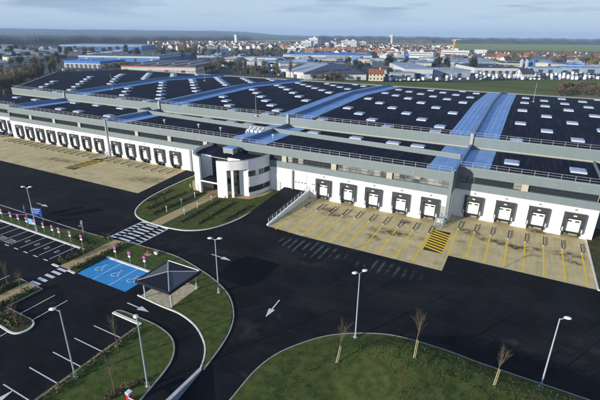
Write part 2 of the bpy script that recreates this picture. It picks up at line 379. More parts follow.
# lawn at the bottom left with its timber edge
bl = smooth_line([(-40.1, 27.8), (-39.6, 28.4), (-36.8, 28.5), (-33.6, 28.4), (-31, 27.8), (-29.3, 26.7), (-28.1, 25.1), (-27.5, 23.3), (-27.1, 21), (-26.7, 18.5), (-26.4, 14)], 5)
green('lawn', [(-35.4, 27.6)]+bl[2:]+[(-26.4, 6), (-35.4, 6)])
green('lawn', [(-40, 27.8)]+bl[1:8]+[(-35.4, 27.75)], .09)
kerb(bl, .15, .12); kerb([(-40.1, 27.7), (-35.3, 27.65)], .34, .17, whitek)
mb = MB(); strip(mb, [(-35.35, 27.3), (-35.3, 20), (-35.3, 6)], .3, 0, .2, M('timber edging', (.20, .16, .10), .9, var=.3, scale=3)); tag(mb.build('timber_edging'), 'weathered timber edging along the lower left lawn', 'edging')
# right-hand bank
green('verge', [(13.45, 62.6), (18, 61.5), (60, 61), (60, 86), (14.6, 86), (14.4, 80.6), (13.45, 80.4)], .10, rough_grass)
kerb([(13.3, 80.2), (13.35, 62.5), (15, 62.2), (60, 62)], .22, .15, whitek)

# grass mound: rows step inland from the kerb
mk = smooth_line([(-19.2, 14), (-19.4, 19), (-19.5, 23.8), (-19.5, 27.9), (-18.8, 31), (-17.3, 33.7), (-15.5, 36), (-13.4, 37.7), (-10.7, 39.2), (-7.8, 40.1), (-3, 40.3), (.7, 40.0), (8, 39.8), (16, 39.6), (40, 39)], 6)
def mound_z(p, d):
    hm = .2+1.75*max(0, min(1, (p[0]+14)/8)); t = min(1, max(0, d-.3)/3.3); t = t*t*(3-2*t)
    return .10+hm*t+.10*math.sin(p[0]*1.3+d)*math.sin(d*.9+p[0]*.4)*min(1, d/3)
mb = MB(); rows = []; ds = [0, .25, .5, .8, 1.1, 1.5, 1.9, 2.3, 2.8, 3.4, 4.2, 5.2, 6.4, 8, 10, 13, 17, 22, 30]
kx = mb.mi(grass)
for i, p in enumerate(mk):
    b = Vector((p[0]*.55+4, 6)) ; a = Vector(p); L = (b-a).length; d = (b-a)/L; row = []
    nrm = 1.0
    for q in ds:
        q2 = min(q, L*.98); c = a+d*q2
        row.append(len(mb.v)); mb.v.append((c.x+R_.uniform(-.05, .05), c.y+R_.uniform(-.05, .05), mound_z(p, q2*.9)))
    rows.append(row)
for r0, r1 in zip(rows, rows[1:]):
    for a in range(len(ds)-1): mb.f.append((r0[a], r0[a+1], r1[a+1], r1[a])); mb.m.append(kx)
struct(mb.build('grass_bank', smooth=True)); kerb(mk, .14, .12)
def mound_at(x, y):
    best = min(range(len(mk)), key=lambda i: (mk[i][0]-x)**2+(mk[i][1]-y)**2); d = math.dist(mk[best], (x, y)); return mound_z(mk[best], d)

# ------------------------------------------------------------------ painted markings
PM = MB(); ZL = .010
def line(x0, y0, x1, y1, wd=.12, mat=paintw, z=ZL): 
    a = Vector((x0, y0)); b = Vector((x1, y1)); d = (b-a).normalized(); n = Vector((-d.y, d.x))*wd/2
    PM.face([(p.x, p.y, z) for p in (a-n, b-n, b+n, a+n)], mat)
def rect(x0, x1, y0, y1, mat=paintw, z=ZL): PM.face([(x0,y0,z),(x1,y0,z),(x1,y1,z),(x0,y1,z)], mat)
line(-120, 41.3, -57.9, 41.0, .15); line(-85, 38.3, -79, 40.8, .12)
for i in range(11):
    x = -59.55-2.5*i
    line(x, 32.3, x, 36.7)
    rect(x-.75, x+.3, 31.75, 31.95)
    if i < 4:                                      # little bracket marks
        line(x-1.45, 34.6, x-1.45, 34.0, .1); line(x-1.45, 34.0, x-1.0, 34.0, .1); line(x-1.0, 34.0, x-1.0, 34.6, .1); line(x-1.45, 34.6, x-1.2, 34.75, .1)
    elif i < 6:
        for k in range(5): line(x-2.0+k*.36, 32.4, x-1.7+k*.36, 33.4, .09)
        line(x-2.1, 32.4, x-.5, 32.4, .09); line(x-2.0, 33.4, x-.4, 33.4, .09)
for y in (27.25, 28.25, 29.3, 30.3, 31.2): rect(-55.85, -54.0, y-.25, y+.24)
rect(-52.3, -42.5, 31.6, 36.65, paintb, .006)
for x in (-48.95, -45.7): line(x, 31.65, x, 36.6, .12)
def arc(cx, cy, r, a0, a1, wd=.13, n=12, mat=paintw):
    for k in range(n):
        t0 = math.radians(a0+(a1-a0)*k/n); t1 = math.radians(a0+(a1-a0)*(k+1)/n)
        line(cx+r*math.cos(t0), cy+r*math.sin(t0), cx+r*math.cos(t1), cy+r*math.sin(t1), wd)
for x in (-50.6, -47.3, -44.1):                   # wheelchair symbols
    arc(x-.05, 33.9, .42, 60, 330); arc(x, 35.15, .12, 0, 360, .14, 8)
    line(x, 34.95, x+.02, 34.25, .13); line(x, 34.3, x+.45, 34.3, .11); line(x+.45, 34.3, x+.7, 33.75, .11); line(x+.7, 33.75, x+.9, 33.82, .1); line(x, 34.65, x+.35, 34.62, .09)
for x in (-49.9, -47.4, -60.0, -62.5): line(x, 22.3, x, 26.7)
for y in (14.8, 17.35, 19.9, 22.45, 24.95, 12.25): line(-40.1, y, -35.5, y)
for x in (-47.7, -50.2): line(x, 19.4, x, 15.0)
def arrow(x, y, dx, dy, L=3.9):
    d = Vector((dx, dy)).normalized(); n = Vector((-d.y, d.x)); o = Vector((x, y))
    P = [o-n*.09, o+d*(L-1.75)-n*.09, o+d*(L-1.75)-n*.42, o+d*L, o+d*(L-1.75)+n*.42, o+d*(L-1.75)+n*.09, o+n*.09]
    PM.poly([(p.x, p.y) for p in P], ZL, paintw)
arrow(-40.3, 30, 1, -.02); arrow(-39.1, 45.3, 1, -.05); arrow(-83.3, 45.3, 1, -.05); arrow(-23.6, 39.8, .08, -1)
arrow(-38.5, 11, 0, 1)
# raised zebra crossing with toothed ramps
for k in range(7): rect(-56.35, -53.65, 42.1+k*1.02, 42.58+k*1.02)
line(-57.95, 41.7, -57.95, 49.1, .16); line(-51.55, 41.7, -51.55, 48.8, .16)
for k in range(8):
    y = 41.85+k*.95
    PM.face([(-57.9, y, ZL), (-56.5, y+.28, ZL), (-56.5, y+.46, ZL), (-57.9, y+.56, ZL)], paintw); PM.face([(-51.6, y, ZL), (-51.6, y+.56, ZL), (-53.3, y+.46, ZL), (-53.3, y+.28, ZL)], paintw)
# yellow lane lines of the dock yard
DOCK_R = [-5.2, .15, 5.5, 10.9]; DOCK_M = [-33.7, -28.3, -23.0, -17.6, -12.2]
DOCK_B = [-141.3+5.33*i for i in range(8)]+[-97.0+5.33*i for i in range(5)]; DOCK_A = [-166.0, -160.6, -155.3, -150]
for c in DOCK_R:
    for s in (-1.36, 1.36): line(c+s, 63.0+(.0 if c > 0 else .3), c+s, 73.6, .21, painty)
for c in DOCK_M:
    for s in (-1.36, 1.36): line(c+s, 57.9, c+s, 68.9, .21, painty)
fadey = M('faded yellow paint', (.52, .40, .16), .8, col2=(.44, .36, .2), scale=2)
for c in DOCK_B+DOCK_A:
    for s in (-1.36, 1.36): line(c+s, 59.6, c+s, 71.6, .15, fadey)
def hatch(x0, x1, y0, y1, sl):
    rect(x0, x1, y0, y1, blackp, .009)
    n = int((y1-y0)/1.0)
    for k in range(n):
        y = y0+.15+max(0, -sl)+k*(y1-y0-.3-abs(sl))/(n-.5)
        if sl < 0 and k % 2: continue
        PM.face([(x0, y+sl, .013), (x1, y, .013), (x1, y+.5, .013), (x0, y+sl+.5, .013)], painty)
    for x in (x0, x1): line(x, y0, x, y1, .16, painty, .017)
hatch(-10.45, -7.35, 62.9, 71.5, 1.0); hatch(-101.0, -96.9, 63.3, 73.2, -2.6)
struct(PM.build('road_markings'))

blindm = M('blind', (.24, .235, .21), .7, var=.3, scale=.8)
# oil and tyre stains in front of the docks and painted sun glints, soft edged sheets
def soft_mat(name, col, amount, nscale):
    mt = M(name, col, .8); n = mt.node_tree; b = n.nodes['Principled BSDF']
    tcn = n.nodes.new('ShaderNodeTexCoord'); g = n.nodes.new('ShaderNodeTexGradient'); g.gradient_type = 'SPHERICAL'
    mpn = n.nodes.new('ShaderNodeMapping'); mpn.inputs['Location'].default_value = (-1, -1, 0); mpn.inputs['Scale'].default_value = (2, 2, 0)
    n.links.new(tcn.outputs['Generated'], mpn.inputs[0]); n.links.new(mpn.outputs[0], g.inputs[0])
    geo = n.nodes.new('ShaderNodeNewGeometry'); t = n.nodes.new('ShaderNodeTexNoise'); t.inputs['Scale'].default_value = nscale; t.inputs['Detail'].default_value = 6; n.links.new(geo.outputs['Position'], t.inputs[0])
    mr = n.nodes.new('ShaderNodeMapRange'); mr.inputs[1].default_value = .38; mr.inputs[2].default_value = .62; n.links.new(t.outputs['Fac'], mr.inputs[0])
    m1 = n.nodes.new('ShaderNodeMath'); m1.operation = 'MULTIPLY'; n.links.new(g.outputs['Fac'], m1.inputs[0]); n.links.new(mr.outputs[0], m1.inputs[1])
    m2 = n.nodes.new('ShaderNodeMath'); m2.operation = 'MULTIPLY'; m2.inputs[1].default_value = amount; m2.use_clamp = True; n.links.new(m1.outputs[0], m2.inputs[0]); n.links.new(m2.outputs[0], b.inputs['Alpha'])
    return mt
stain = soft_mat('oil stain', (.14, .10, .055), 1.25, 1.1); dusty = soft_mat('dry mud', (.040, .037, .034), .7, .7)
def glint_mat(name, amount):  # sun glints off the window band, painted as glossy banded streaks
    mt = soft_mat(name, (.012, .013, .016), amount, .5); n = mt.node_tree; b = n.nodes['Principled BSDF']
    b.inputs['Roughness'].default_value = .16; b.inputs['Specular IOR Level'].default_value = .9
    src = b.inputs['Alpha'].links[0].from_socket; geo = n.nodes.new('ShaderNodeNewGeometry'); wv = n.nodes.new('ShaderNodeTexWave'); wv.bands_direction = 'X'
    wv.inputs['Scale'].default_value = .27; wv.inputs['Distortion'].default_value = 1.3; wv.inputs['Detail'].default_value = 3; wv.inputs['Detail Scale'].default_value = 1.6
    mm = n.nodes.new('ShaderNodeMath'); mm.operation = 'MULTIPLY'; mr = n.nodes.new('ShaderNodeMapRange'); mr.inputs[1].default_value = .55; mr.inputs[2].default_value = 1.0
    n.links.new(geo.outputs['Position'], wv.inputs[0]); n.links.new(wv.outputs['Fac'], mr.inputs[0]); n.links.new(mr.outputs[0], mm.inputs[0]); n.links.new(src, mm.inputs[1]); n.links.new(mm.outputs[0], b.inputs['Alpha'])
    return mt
glint = glint_mat('sun glint streaks', 4.0); glint2 = glint_mat('fading sun glint streaks', 2.2)
def blot(x, y, w_, d_, mat, a=0.0, z=.0075):
    mb = MB(); mb.face([(-w_, -d_, 0), (w_, -d_, 0), (w_, d_, 0), (-w_, d_, 0)], mat); o = mb.build('stain_or_glint', None, False, (x, y, z)); o.rotation_euler[2] = a; struct(o)
for px, py, w_, d_ in ((335, 215, 4.2, 1.3), (330, 210, 2, 1.5), (390, 232, 5, 1.6), (373, 237, 2, 1), (405, 222, 2, 1), (505, 244, 3.4, 1.6), (520, 248, 2.4, 1.4), (535, 249, 2, 1), (568, 255, 3.2, 1.5), (572, 262, 2, .9), (487, 240, 2, 1.2), (470, 232, 3, 1.5), (540, 232, 3, 1.2), (575, 236, 3, 1)):
    x, y = at(px, py); blot(x, y, w_*.95, d_*1.0, stain, R_.uniform(-.3, .3))
for px, py, w_, d_ in ((560, 352, 4, 2.2), (585, 345, 5, 2), (520, 345, 5, 1.5), (590, 375, 3, 1.5), (440, 348, 5, 1.2), (150, 180, 8, 3), (60, 160, 10, 2), (300, 262, 7, 1.8), (250, 330, 4, 3), (215, 250, 5, 1.5)):
    x, y = at(px, py); blot(x, y, w_, d_, dusty, R_.uniform(-.3, .3), .012)
blot(-26.2, 54.4, 7.5, 3.0, glint, -.03, .016); blot(-14.5, 54.3, 7.5, 2.4, glint2, 0, .016)  # streaks painted where the windows throw sunlight onto the asphalt
# ================================================================== WAREHOUSE
WH = thing('warehouse', 'huge white and grey logistics warehouse with dark roof and loading docks', 'warehouse', (-60, 90, 0))
WHI = Vector((-60, 90, 0))
def part(mb, name, parent=WH, smooth=False):
    """part given in world coordinates, parented to a thing placed at its own base"""
    o = mb.build(name, parent, smooth)
    p = parent; off = Vector((0, 0, 0))
    while p is not None: off += p.location; p = p.parent
    o.location = -off
    return o
FWX = [-145.9, -100.2, -54.5, -8.8]
SEG = [(-190, -145.9, 79.6), (-145.9, -54.5, 77.0), (-54.5, -8.8, 75.1), (-8.8, 14.1, 80.0)]
WALL3 = 97.5
def docks_in(x0, x1): return [c for c in DOCK_A+DOCK_B+DOCK_M+DOCK_R if x0 < c < x1]
for x0, x1, y in SEG:
    ds_ = docks_in(x0, x1)
    mb = MB(); ed = x0
    for c in ds_:
        mb.box(ed, c-1.4, y-.5 if False else y, y+.6, 0, 1.0, wallw); mb.box(c-1.4, c+1.4, y+.9, y+1.0, 0, 1.0, plate); ed = c+1.4
    mb.box(ed, x1, y, y+.6, 0, 1.0, wallw)
    mb.box(x0, x1, y, y+1.0, 1.0, 5.5, wallw); part(mb, 'white_wall')
    mb = MB(); mb.box(x0, x1, y-.06, y+1, 5.5, 6.85, clad); mb.box(x0, x1, y-.06, y+.5, 8.1, 9.7, clad); mb.box(x0, x1, y-.10, y+.55, 9.7, 9.78, cladl)
    mb.box(x0, x1, y-.09, y-.05, 5.44, 5.56, plate)
    part(mb, 'cladding_band')
    # slot windows between pilasters every 11.4 m
    pil = [p for p in [-8.8+11.425*k for k in range(-18, 6)] if x0 < p < x1]
    edges = [x0]+pil+[x1]
    for a, b in zip(edges, edges[1:]):
        if b-a < 2: continue
        mb = MB(); a2, b2 = a+.55, b-.55
        gm = glass if (y > 76 or a < -40) else glass2
        mb.box(a2, b2, y+.42, y+.5, 6.85, 8.1, gm)
        n = max(2, int((b2-a2)/1.25))
        for k in range(n+1):
            xx = a2+(b2-a2)*k/n; mb.box(xx-.035, xx+.035, y+.34, y+.42, 6.85, 8.1, frame_d if gm is glass else plate)
        mb.box(a2, b2, y+.33, y+.42, 7.42, 7.47, frame_d)
        ws = part(mb, 'window_strip')
        if gm is glass2 or R_.random() < .3:
            for k in range(n):
                mb = MB()
                if R_.random() < (.45 if gm is glass2 else .2): xx = a2+(b2-a2)*k/n; mb.box(xx+.06, xx+(b2-a2)/n-.06, y+.39, y+.415, R_.choice((6.9, 6.9, 7.5)), 8.05, blindm)
                if mb.v: part(mb, 'blind', ws)
    for p in pil: mb = MB(); mb.box(p-.55, p+.55, y, y+.6, 6.85, 8.1, cream); part(mb, 'pilaster')
    for a in (x0, x1-.55): mb = MB(); mb.box(a, a+.55, y, y+.6, 6.85, 8.1, clad); part(mb, 'pilaster')
    for p in pil:
        for dx in (-3.5, 4.5):
            if x0 < p+dx < x1: mb2 = MB(); mb2.box(p+dx-.22, p+dx+.22, y-.16, y-.06, 8.75, 8.92, plate); part(mb2, 'floodlight')
# side returns at the jogs
mb = MB(); mb.box(-9.1, -8.8, 75.12, 80.9, 0, 5.5, wallw); mb.box(-9.1, -8.8, 75.62, 80.9, 5.5, 9.7, clad); part(mb, 'side_wall')
mb = MB(); mb.box(-145.9, -145.5, 78.02, 80.5, 0, 5.5, wallw); mb.box(-145.9, -145.5, 77.6, 80.5, 5.5, 9.7, clad); part(mb, 'side_wall'); mb = MB(); mb.box(-54.8, -54.5, 76.2, 77.6, 5.5, 9.7, clad); part(mb, 'side_wall')
mb = MB(); mb.box(13.8, 14.1, 81, 97.5, 0, 9.7, clad); mb.box(14.1, 36.9, 86, 86.5, 0, 9.7, clad); part(mb, 'end_wall')

# low roofs
mb = MB()
def wall2_y(x): return 92.8+(x+105)*(-6.0/96)
mb.box(-8.55, 13.8, 80.5, WALL3, 9.1, 9.3, membr); mb.box(14.1, 36.9, 86.5, WALL3, 9.1, 9.3, membr)
mb.box(-54.25, -9.05, 75.6, WALL3, 9.1, 9.3, membr); mb.box(-145.6, -54.75, 77.5, WALL3, 9.1, 9.3, membr)
mb.poly([(-190, 80.1), (-146.1, 80.1), (-146.1, WALL3), (-177.5, WALL3)], 9.3, membr, 9.1)
part(mb, 'low_roof')
# main roof with a shallow ridge
def rz(y): return 11.3+1.5*max(0, 1-abs(y-143)/45.5)
LX = lambda y: -178-(y-97.5)*39/45.5 if y < 143 else -217
def main_strip(mb, xa, xb, mat, dz=0, th=0.25):
    """roof sheet between xa(y) and xb(y) following the ridge"""
    ys = [97.7, 108, 120, 132, 143, 154, 166, 177, 188]
    for a, b in zip(ys, ys[1:]):
        p = [(xa(a), a), (xb(a), a), (xb(b), b), (xa(b), b)]
        mb.hexa([(x, y, rz(y)+dz-th) for x, y in p]+[(x, y, rz(y)+dz) for x, y in p], mat)
mb = MB(); main_strip(mb, LX, lambda y: 36.9, membr); part(mb, 'main_roof')
mb = MB()
mb.box(-178, 36.9, WALL3-.3, WALL3, 9.3, 11.75, clad); mb.box(-178.1, 36.9, WALL3-.36, WALL3+.2, 11.75, 11.83, cladl)
mb.box(-177.6, 36.9, WALL3-.44, WALL3-.3, 9.5, 9.68, cream)
part(mb, 'upper_wall')
mb = MB()
for (a, b) in (((-178, 97.5), (-217, 143)), ((-217, 143), (-217, 188)), ((-217, 188), (36.9, 188)), ((36.9, 188), (36.9, 97.5))):
    d0, d1 = rz(a[1]), rz(b[1]); n = 6
    for k in range(n):
        u, v = k/n, (k+1)/n; p = (a[0]+(b[0]-a[0])*u, a[1]+(b[1]-a[1])*u); q = (a[0]+(b[0]-a[0])*v, a[1]+(b[1]-a[1])*v)
        z0, z1 = rz(p[1])+.35, rz(q[1])+.35; d = (Vector(q)-Vector(p)).normalized(); nn = Vector((-d.y, d.x))*.2; P, Q = Vector(p), Vector(q)
        c = [P-nn, Q-nn, Q+nn, P+nn]
        mb.hexa([(e.x, e.y, 0) for e in c]+[(c[0].x, c[0].y, z0), (c[1].x, c[1].y, z1), (c[2].x, c[2].y, z1), (c[3].x, c[3].y, z0)], clad, cladl)
part(mb, 'hall_wall')
# mid firewall upstand along the low roof
mb = MB()
for xa, xb in ((-105, -54.8), (-54.2, -9.4)):
    mb.bar((xa, wall2_y(xa)), (xb, wall2_y(xb)), .35, 9.3, 10.25, clad); mb.bar((xa, wall2_y(xa)), (xb, wall2_y(xb)), .45, 10.25, 10.31, cladl)
mb.box(-105.2, -104.8, 92.9, WALL3-.4, 9.3, 10.35, cladl)
part(mb, 'roof_upstand')
# blue metal strips with the firewalls running over the roofs
for fx in FWX:
    fy = {-145.9: 77.6, -100.2: 77.6, -54.5: 77.6, -8.8: 80.6}[fx]
    mb = MB(); main_strip(mb, lambda y: fx-5.2, lambda y: fx-.25, blueroof, .03, .02); main_strip(mb, lambda y: fx+.25, lambda y: fx+5.25, blueroof, .03, .02)
    fl = {-145.9: 80.3, -100.2: 77.6, -54.5: 77.6, -8.8: 75.7}[fx]
    mb.box(fx-5.2, fx-.3, fl, WALL3-.5, 9.31, 9.33, blueroof); mb.box(fx+.3, fx+5.25, fy, WALL3-.5, 9.31, 9.33, blueroof)
    for k in range(-4, 5):
        if k: 
            xx = fx+k*1.15; main_strip(mb, lambda y: xx-.04, lambda y: xx+.04, blueroof, .09, .08)
    part(mb, 'blue_roof_strip')
    mb = MB(); main_strip(mb, lambda y: fx-.22, lambda y: fx+.22, bluewall, .95, 1.1)
    f0 = {-145.9: 77.2, -100.2: 77.0, -54.5: 75.3, -8.8: 75.05}[fx]
    mb.box(fx-.22, fx+.22, f0+.55, WALL3-.45, 9.3, 10.25, bluewall); mb.box(fx-.3, fx+.3, WALL3-.7, WALL3+.5, 9.8, 12.6, cladl)
    part(mb, 'fire_wall')
mb = MB(); mb.box(-100.45, -99.95, 76.72, 76.98, 0, 10.2, plate); part(mb, 'downpipe')
mb = MB(); mb.box(-70.9, -70.4, 76.7, 76.98, 0, 5.4, plate); part(mb, 'downpipe')
mb = MB(); mb.box(-9.35, -8.75, 74.9, 75.04, 0, 10.2, clad); part(mb, 'downpipe')

# guardrails
def rail(x0, x1, y, z, h=.95):
    mb = MB(); n = max(1, round((x1-x0)/2.1))
    for k in range(n+1):
        x = x0+(x1-x0)*k/n; mb.box(x-.03, x+.03, y-.03, y+.03, z, z+h, rail_m)
    for q in (.5, .97): mb.box(x0, x1, y-.022, y+.022, z+h*q-.022, z+h*q+.022, rail_m)
    part(mb, 'guardrail')
for x0, x1, y in SEG: rail(x0+.4, x1-.4, y+.2, 9.78)
for a, b in zip([-177.6]+FWX, FWX+[36.5]): rail(a+.4, b-.4, WALL3-.05, 11.83)

# skylights
SKB = []
for fx in [-191.6]+FWX:
    for i in range(6):
        x = fx+45.7-8.3-5.75*i
        for k in range(-3, 6):
            y = 106+6.1*i+18.2*k
            if 99.5 < y < 185 and x > LX(y)+4 and x < 35: SKB.append((x+R_.uniform(-.1, .1), y, rz(y)))
for x in range(9): pass
for fx in FWX+[36.9]: SKB.append((fx-8.3, 100.2, rz(100)))
low = [(-.2, 89), (10.8, 89), (-129.8, 84.3), (-120.9, 84.1), (-107, 83.9), (-137.7, 95), (-126.4, 95.2), (-114.7, 95), (-91.2, 95), (-79.7, 94.8), (-71, 94.5), (-65, 94.2), (-45.2, 93.8), (-33.9, 93.6), (-24.8, 93.2), (-19.2, 93.0), (-166.8, 92.4), (-155.4, 92.4)]
SKB = [(x, y, 9.3) for x, y in low]+sorted(SKB, key=lambda s: math.hypot(s[0], s[1]))
def skylight(mb, x, y, z, w_=1.4, d_=1.45):
    w_ *= .86; d_ *= .88
    mb.box(x-w_, x+w_, y-d_, y+d_, z-.05, z+.27, sky_f)
    a, b = w_+.06, d_+.06; h0, h1 = z+.27, z+.42
    P = [(x-a,y-b,h0),(x+a,y-b,h0),(x+a,y+b,h0),(x-a,y+b,h0),(x-a+.3,y-b+.35,h1),(x+a-.3,y-b+.35,h1),(x+a-.3,y+b-.35,h1),(x-a+.3,y+b-.35,h1)]
    mb.hexa(P, sky_w); mb.box(x-.04, x+.04, y-b+.3, y+b-.3, h1, h1+.04, sky_f)
rest = MB()
for k, (x, y, z) in enumerate(SKB):
    if k < 99: mb = MB(); skylight(mb, x, y, z, *((1.5, 1.55) if z < 9.5 and y < 90 and x > -20 else (1.7, 1.1) if z < 9.5 else (1.4, 1.45))); part(mb, 'skylight')
    else: skylight(rest, x, y, z)
o = part(rest, 'skylight'); o['kind'] = 'stuff'; o['label'] = 'far rows of pale skylights on the dark roof'
# lightning masts and small roof kit
for px, py in ((112.5, 89), (204.8, 82), (256, 113.5), (533, 102.5)):
    x, y = at(px, py, 12.0); z = rz(y); mb = MB(); mb.tube((x, y, z), (x, y, z+6.0), .07, .04, steel); mb.box(x-.35, x+.35, y-.35, y+.35, z, z+.15, steel); part(mb, 'lightning_mast')
for k, (x, y) in enumerate(((-74, 84.5), (-66.5, 84), (-58.3, 83.5), (-51, 83.8), (-86, 84.6))):
    mb = MB(); mb.tube((x, y, 9.3), (x, y, 10.0), .16, .16, steel, 8); mb.tube((x, y, 10.0), (x, y, 10.25), .38, .3, sky_f, 8); part(mb, 'roof_vent')
mb = MB()
for k in range(5): mb.box(-60.5+k*1.2, -59.7+k*1.2, 86.5, 87.6, 9.3, 9.95+.1*(k % 2), sky_f)
for k in range(4): mb.tube((-60+k*1.2, 86.9, 9.9), (-59.4+k*1.2, 87.2, 10.7), .06, .06, steel)
part(mb, 'roof_plant')

# loading docks: each one a part with its own door, numbers plate and bumpers
def dock(c, y):
    mb = MB(); d = .62; w2 = 1.6
    mb.box(c-w2, c+w2, y-d, y, 3.72, 4.4, rubber); mb.box(c-w2, c-w2+.52, y-d, y, 1.0, 3.72, rubber); mb.box(c+w2-.52, c+w2, y-d, y, 1.0, 3.72, rubber)
    mb.box(c+w2, c+w2+.05, y-d, y, 1.0, 4.4, shside); mb.box(c-w2-.05, c+w2+.06, y-d-.03, y, 4.4, 4.47, frame_d)
    mb.box(c-w2+.52, c+w2-.52, y-d+.03, y-.35, 3.45, 3.72, black)
    mb.box(c-1.35, c+1.35, y-.45, y, .78, 1.0, black)
    sh = part(mb, 'dock_shelter')
    mb = MB(); mb.box(c-1.08, c+1.08, y-.05, y-.003, 1.05, 3.72, doorc)
    for k in range(1, 5): mb.box(c-1.08, c+1.08, y-.07, y-.05, 1.05+k*.53, 1.08+k*.53, plate)
    for s in (-.55, .55): mb.box(c+s-.32, c+s+.32, y-.09, y-.05, 2.78, 3.02, black)
    part(mb, 'dock_door', sh)
    for s in (-1.42, 1.42):
        mb = MB(); mb.box(c+s-.09, c+s+.09, y-d-.08, y-d, 1.15, 1.85, sky_f); part(mb, 'dock_light', sh)
        mb = MB(); mb.box(c+s*.8-.12, c+s*.8+.12, y-.62, y-.02, .45, .78, black); part(mb, 'bumper', sh)
    mb = MB(); mb.disc((c, y-d-.02, 4.08), .22, 12, whitek, 'y', .04, 1.3, .55); part(mb, 'number_plate', sh)
    mb = MB(); mb.box(c-.2, c+.2, y-.1, y, 4.82, 5.14, plate); part(mb, 'wall_vent')
for x0, x1, y in SEG:
    for c in docks_in(x0, x1): dock(c, y)
# ramp door
mb = MB(); mb.box(-40.7, -37.6, 75.0, 75.1, 1.25, 5.2, doorc)
for k in range(1, 7): mb.box(-40.7, -37.6, 74.98, 75.0, 1.25+k*.56, 1.28+k*.56, cladl)
for k in range(4): mb.box(-40.3+k*.75, -39.95+k*.75, 74.95, 74.98, 2.85, 3.05, black)
mb.box(-41.0, -40.7, 74.6, 75.1, 1.25, 5.35, plate)
rd = part(mb, 'loading_door')
mb = MB(); mb.box(-44.9, -43.9, 75.03, 75.1, .1, 2.2, cladl); mb.box(-44.75, -44.05, 75.0, 75.03, .2, 2.1, sky_f); part(mb, 'service_door')
for x in (-37.2+.8, -37.2+1.25): mb = MB(); mb.box(x, x+.18, 74.98, 75.1, 2.9, 3.1, black); part(mb, 'wall_socket')

# ================================================================== ramp to the high door
mb = MB()
P = [(-43, 59), (-37.3, 59), (-37.3, 75.1), (-43, 75.1)]; zz = [.012, .012, 1.25, 1.25]
mb.hexa([(x, y, -.02) for x, y in P]+[(P[i][0], P[i][1], zz[i]) for i in range(4)], asph)
struct(mb.build('ramp'))
t = thing('ramp_wall', 'low white retaining wall with handrail beside the door ramp', 'wall', (-37, 67, 0))
mb = MB()
mb.hexa([(-37.3, 58.6, 0), (-36.95, 58.6, 0), (-36.95, 75.05, 0), (-37.3, 75.05, 0), (-37.3, 58.6, .25), (-36.95, 58.6, .25), (-36.95, 75.05, 1.6), (-37.3, 75.05, 1.6)], wallw); part(mb, 'wall', t)
mb = MB()
for k in range(12):
    y = 59+k*1.42; z = .25+(y-58.6)/16.45*1.35; mb.box(-37.17, -37.07, y-.05, y+.05, z-.05, z+.95, rail_m)
for q in (.5, .93): mb.tube((-37.12, 59, .28+q), (-37.12, 74.6, 1.56+q), .04, .04, rail_m)
part(mb, 'handrail', t)

# ================================================================== ENTRANCE OFFICE
OF = thing('office_building', 'white curved two storey entrance building with dark flat roof', 'office building', (-55, 72, 0))
def cwall(pts, z0, z1, th, mat, name, cap=None, sm=4):
    mb = MB(); q = smooth_line(pts, sm) if sm else pts; strip(mb, q, th, z0, z1, mat)
    if cap: strip(mb, q, th+.06, z1, z1+.06, cap)
    return part(mb, name, OF)
LC = [(-63.7, 76.9), (-63.9, 73.6), (-63.2, 70.7), (-62.0, 68.6), (-60.3, 67.0), (-58.3, 66.1)]
cwall(LC, 0, 8.0, .45, wallw, 'curved_wall', cladl)
FC = [(-53.5, 65.5), (-51.5, 66.15), (-50.2, 67.1), (-49.1, 68.1), (-48.25, 69.2)]
cwall(FC, 6.1, 8.0, .35, wallw, 'front_band', cladl)
cwall([(-53.5, 65.5), (-52.5, 65.8), (-51.5, 66.15)], 0, 6.1, .35, wallw, 'fin', None, 2)
cwall([(-50.9, 66.75), (-50.45, 67.0)], 0, 6.1, .3, wallw, 'fin', None, 0)
RC = [(-48.25, 69.2), (-47.6, 70.7), (-47.05, 72.6), (-46.8, 75.0)]
cwall([(-50.3, 68.9), (-48.25, 69.2)], 0, 6.1, .3, wallw, 'fin', None, 0)
for z0, z1 in ((0, .9), (2.15, 4.4), (5.6, 8.0)): cwall(RC, z0, z1, .35, wallw, 'curved_wall', cladl if z1 == 8 else None)
for z0, z1 in ((.9, 2.15), (4.4, 5.6)):
    q = smooth_line(RC, 4); o = cwall(RC, z0, z1, .12, glass, 'ribbon_window')
    mb = MB()
    for k in range(0, len(q), 2): mb.box(q[k][0]-.1, q[k][0]+.1, q[k][1]-.05, q[k][1]+.05, z0, z1, frame_d)
    part(mb, 'mullion', o)
    if z0 > 3:
        mb = MB(); strip(mb, [(p[0]+.09, p[1]) for p in q[4:7]], .04, z0+.1, z1-.05, doorc); part(mb, 'blind', o)
# recessed front: white pier, glazing, inner walls
mb = MB(); mb.box(-60.6, -57.8, 69.2, 69.5, 0, 7.6, wallw); mb.box(-53.4, -50.3, 69.2, 69.5, 6.3, 7.75, wallw); mb.box(-50.4, -50.1, 68.9, 69.5, 0, 7.6, wallw); part(mb, 'recessed_wall', OF)
mb = MB(); mb.box(-57.8, -50.4, 69.5, 69.6, 0, 7.4, glass)
for k in range(7): mb.box(-57.8+k*1.22-.05, -57.8+k*1.22+.05, 69.42, 69.5, 0, 7.4, frame_d)
for z in (2.6, 3.6, 5.2): mb.box(-57.8, -50.4, 69.42, 69.5, z-.06, z+.06, frame_d)
part(mb, 'glazed_front', OF)
mb = MB(); mb.poly([(-63.5, 76.9), (-63.6, 73.6), (-62.9, 70.9), (-62, 69.4), (-57.8, 69.3), (-53.6, 69.25), (-48.6, 69.5), (-47.6, 71.3), (-47.2, 73), (-47.0, 75.0), (-54.5, 75.05), (-54.6, 76.9)], 7.5, membr, 7.3, cladl)
part(mb, 'roof', OF)
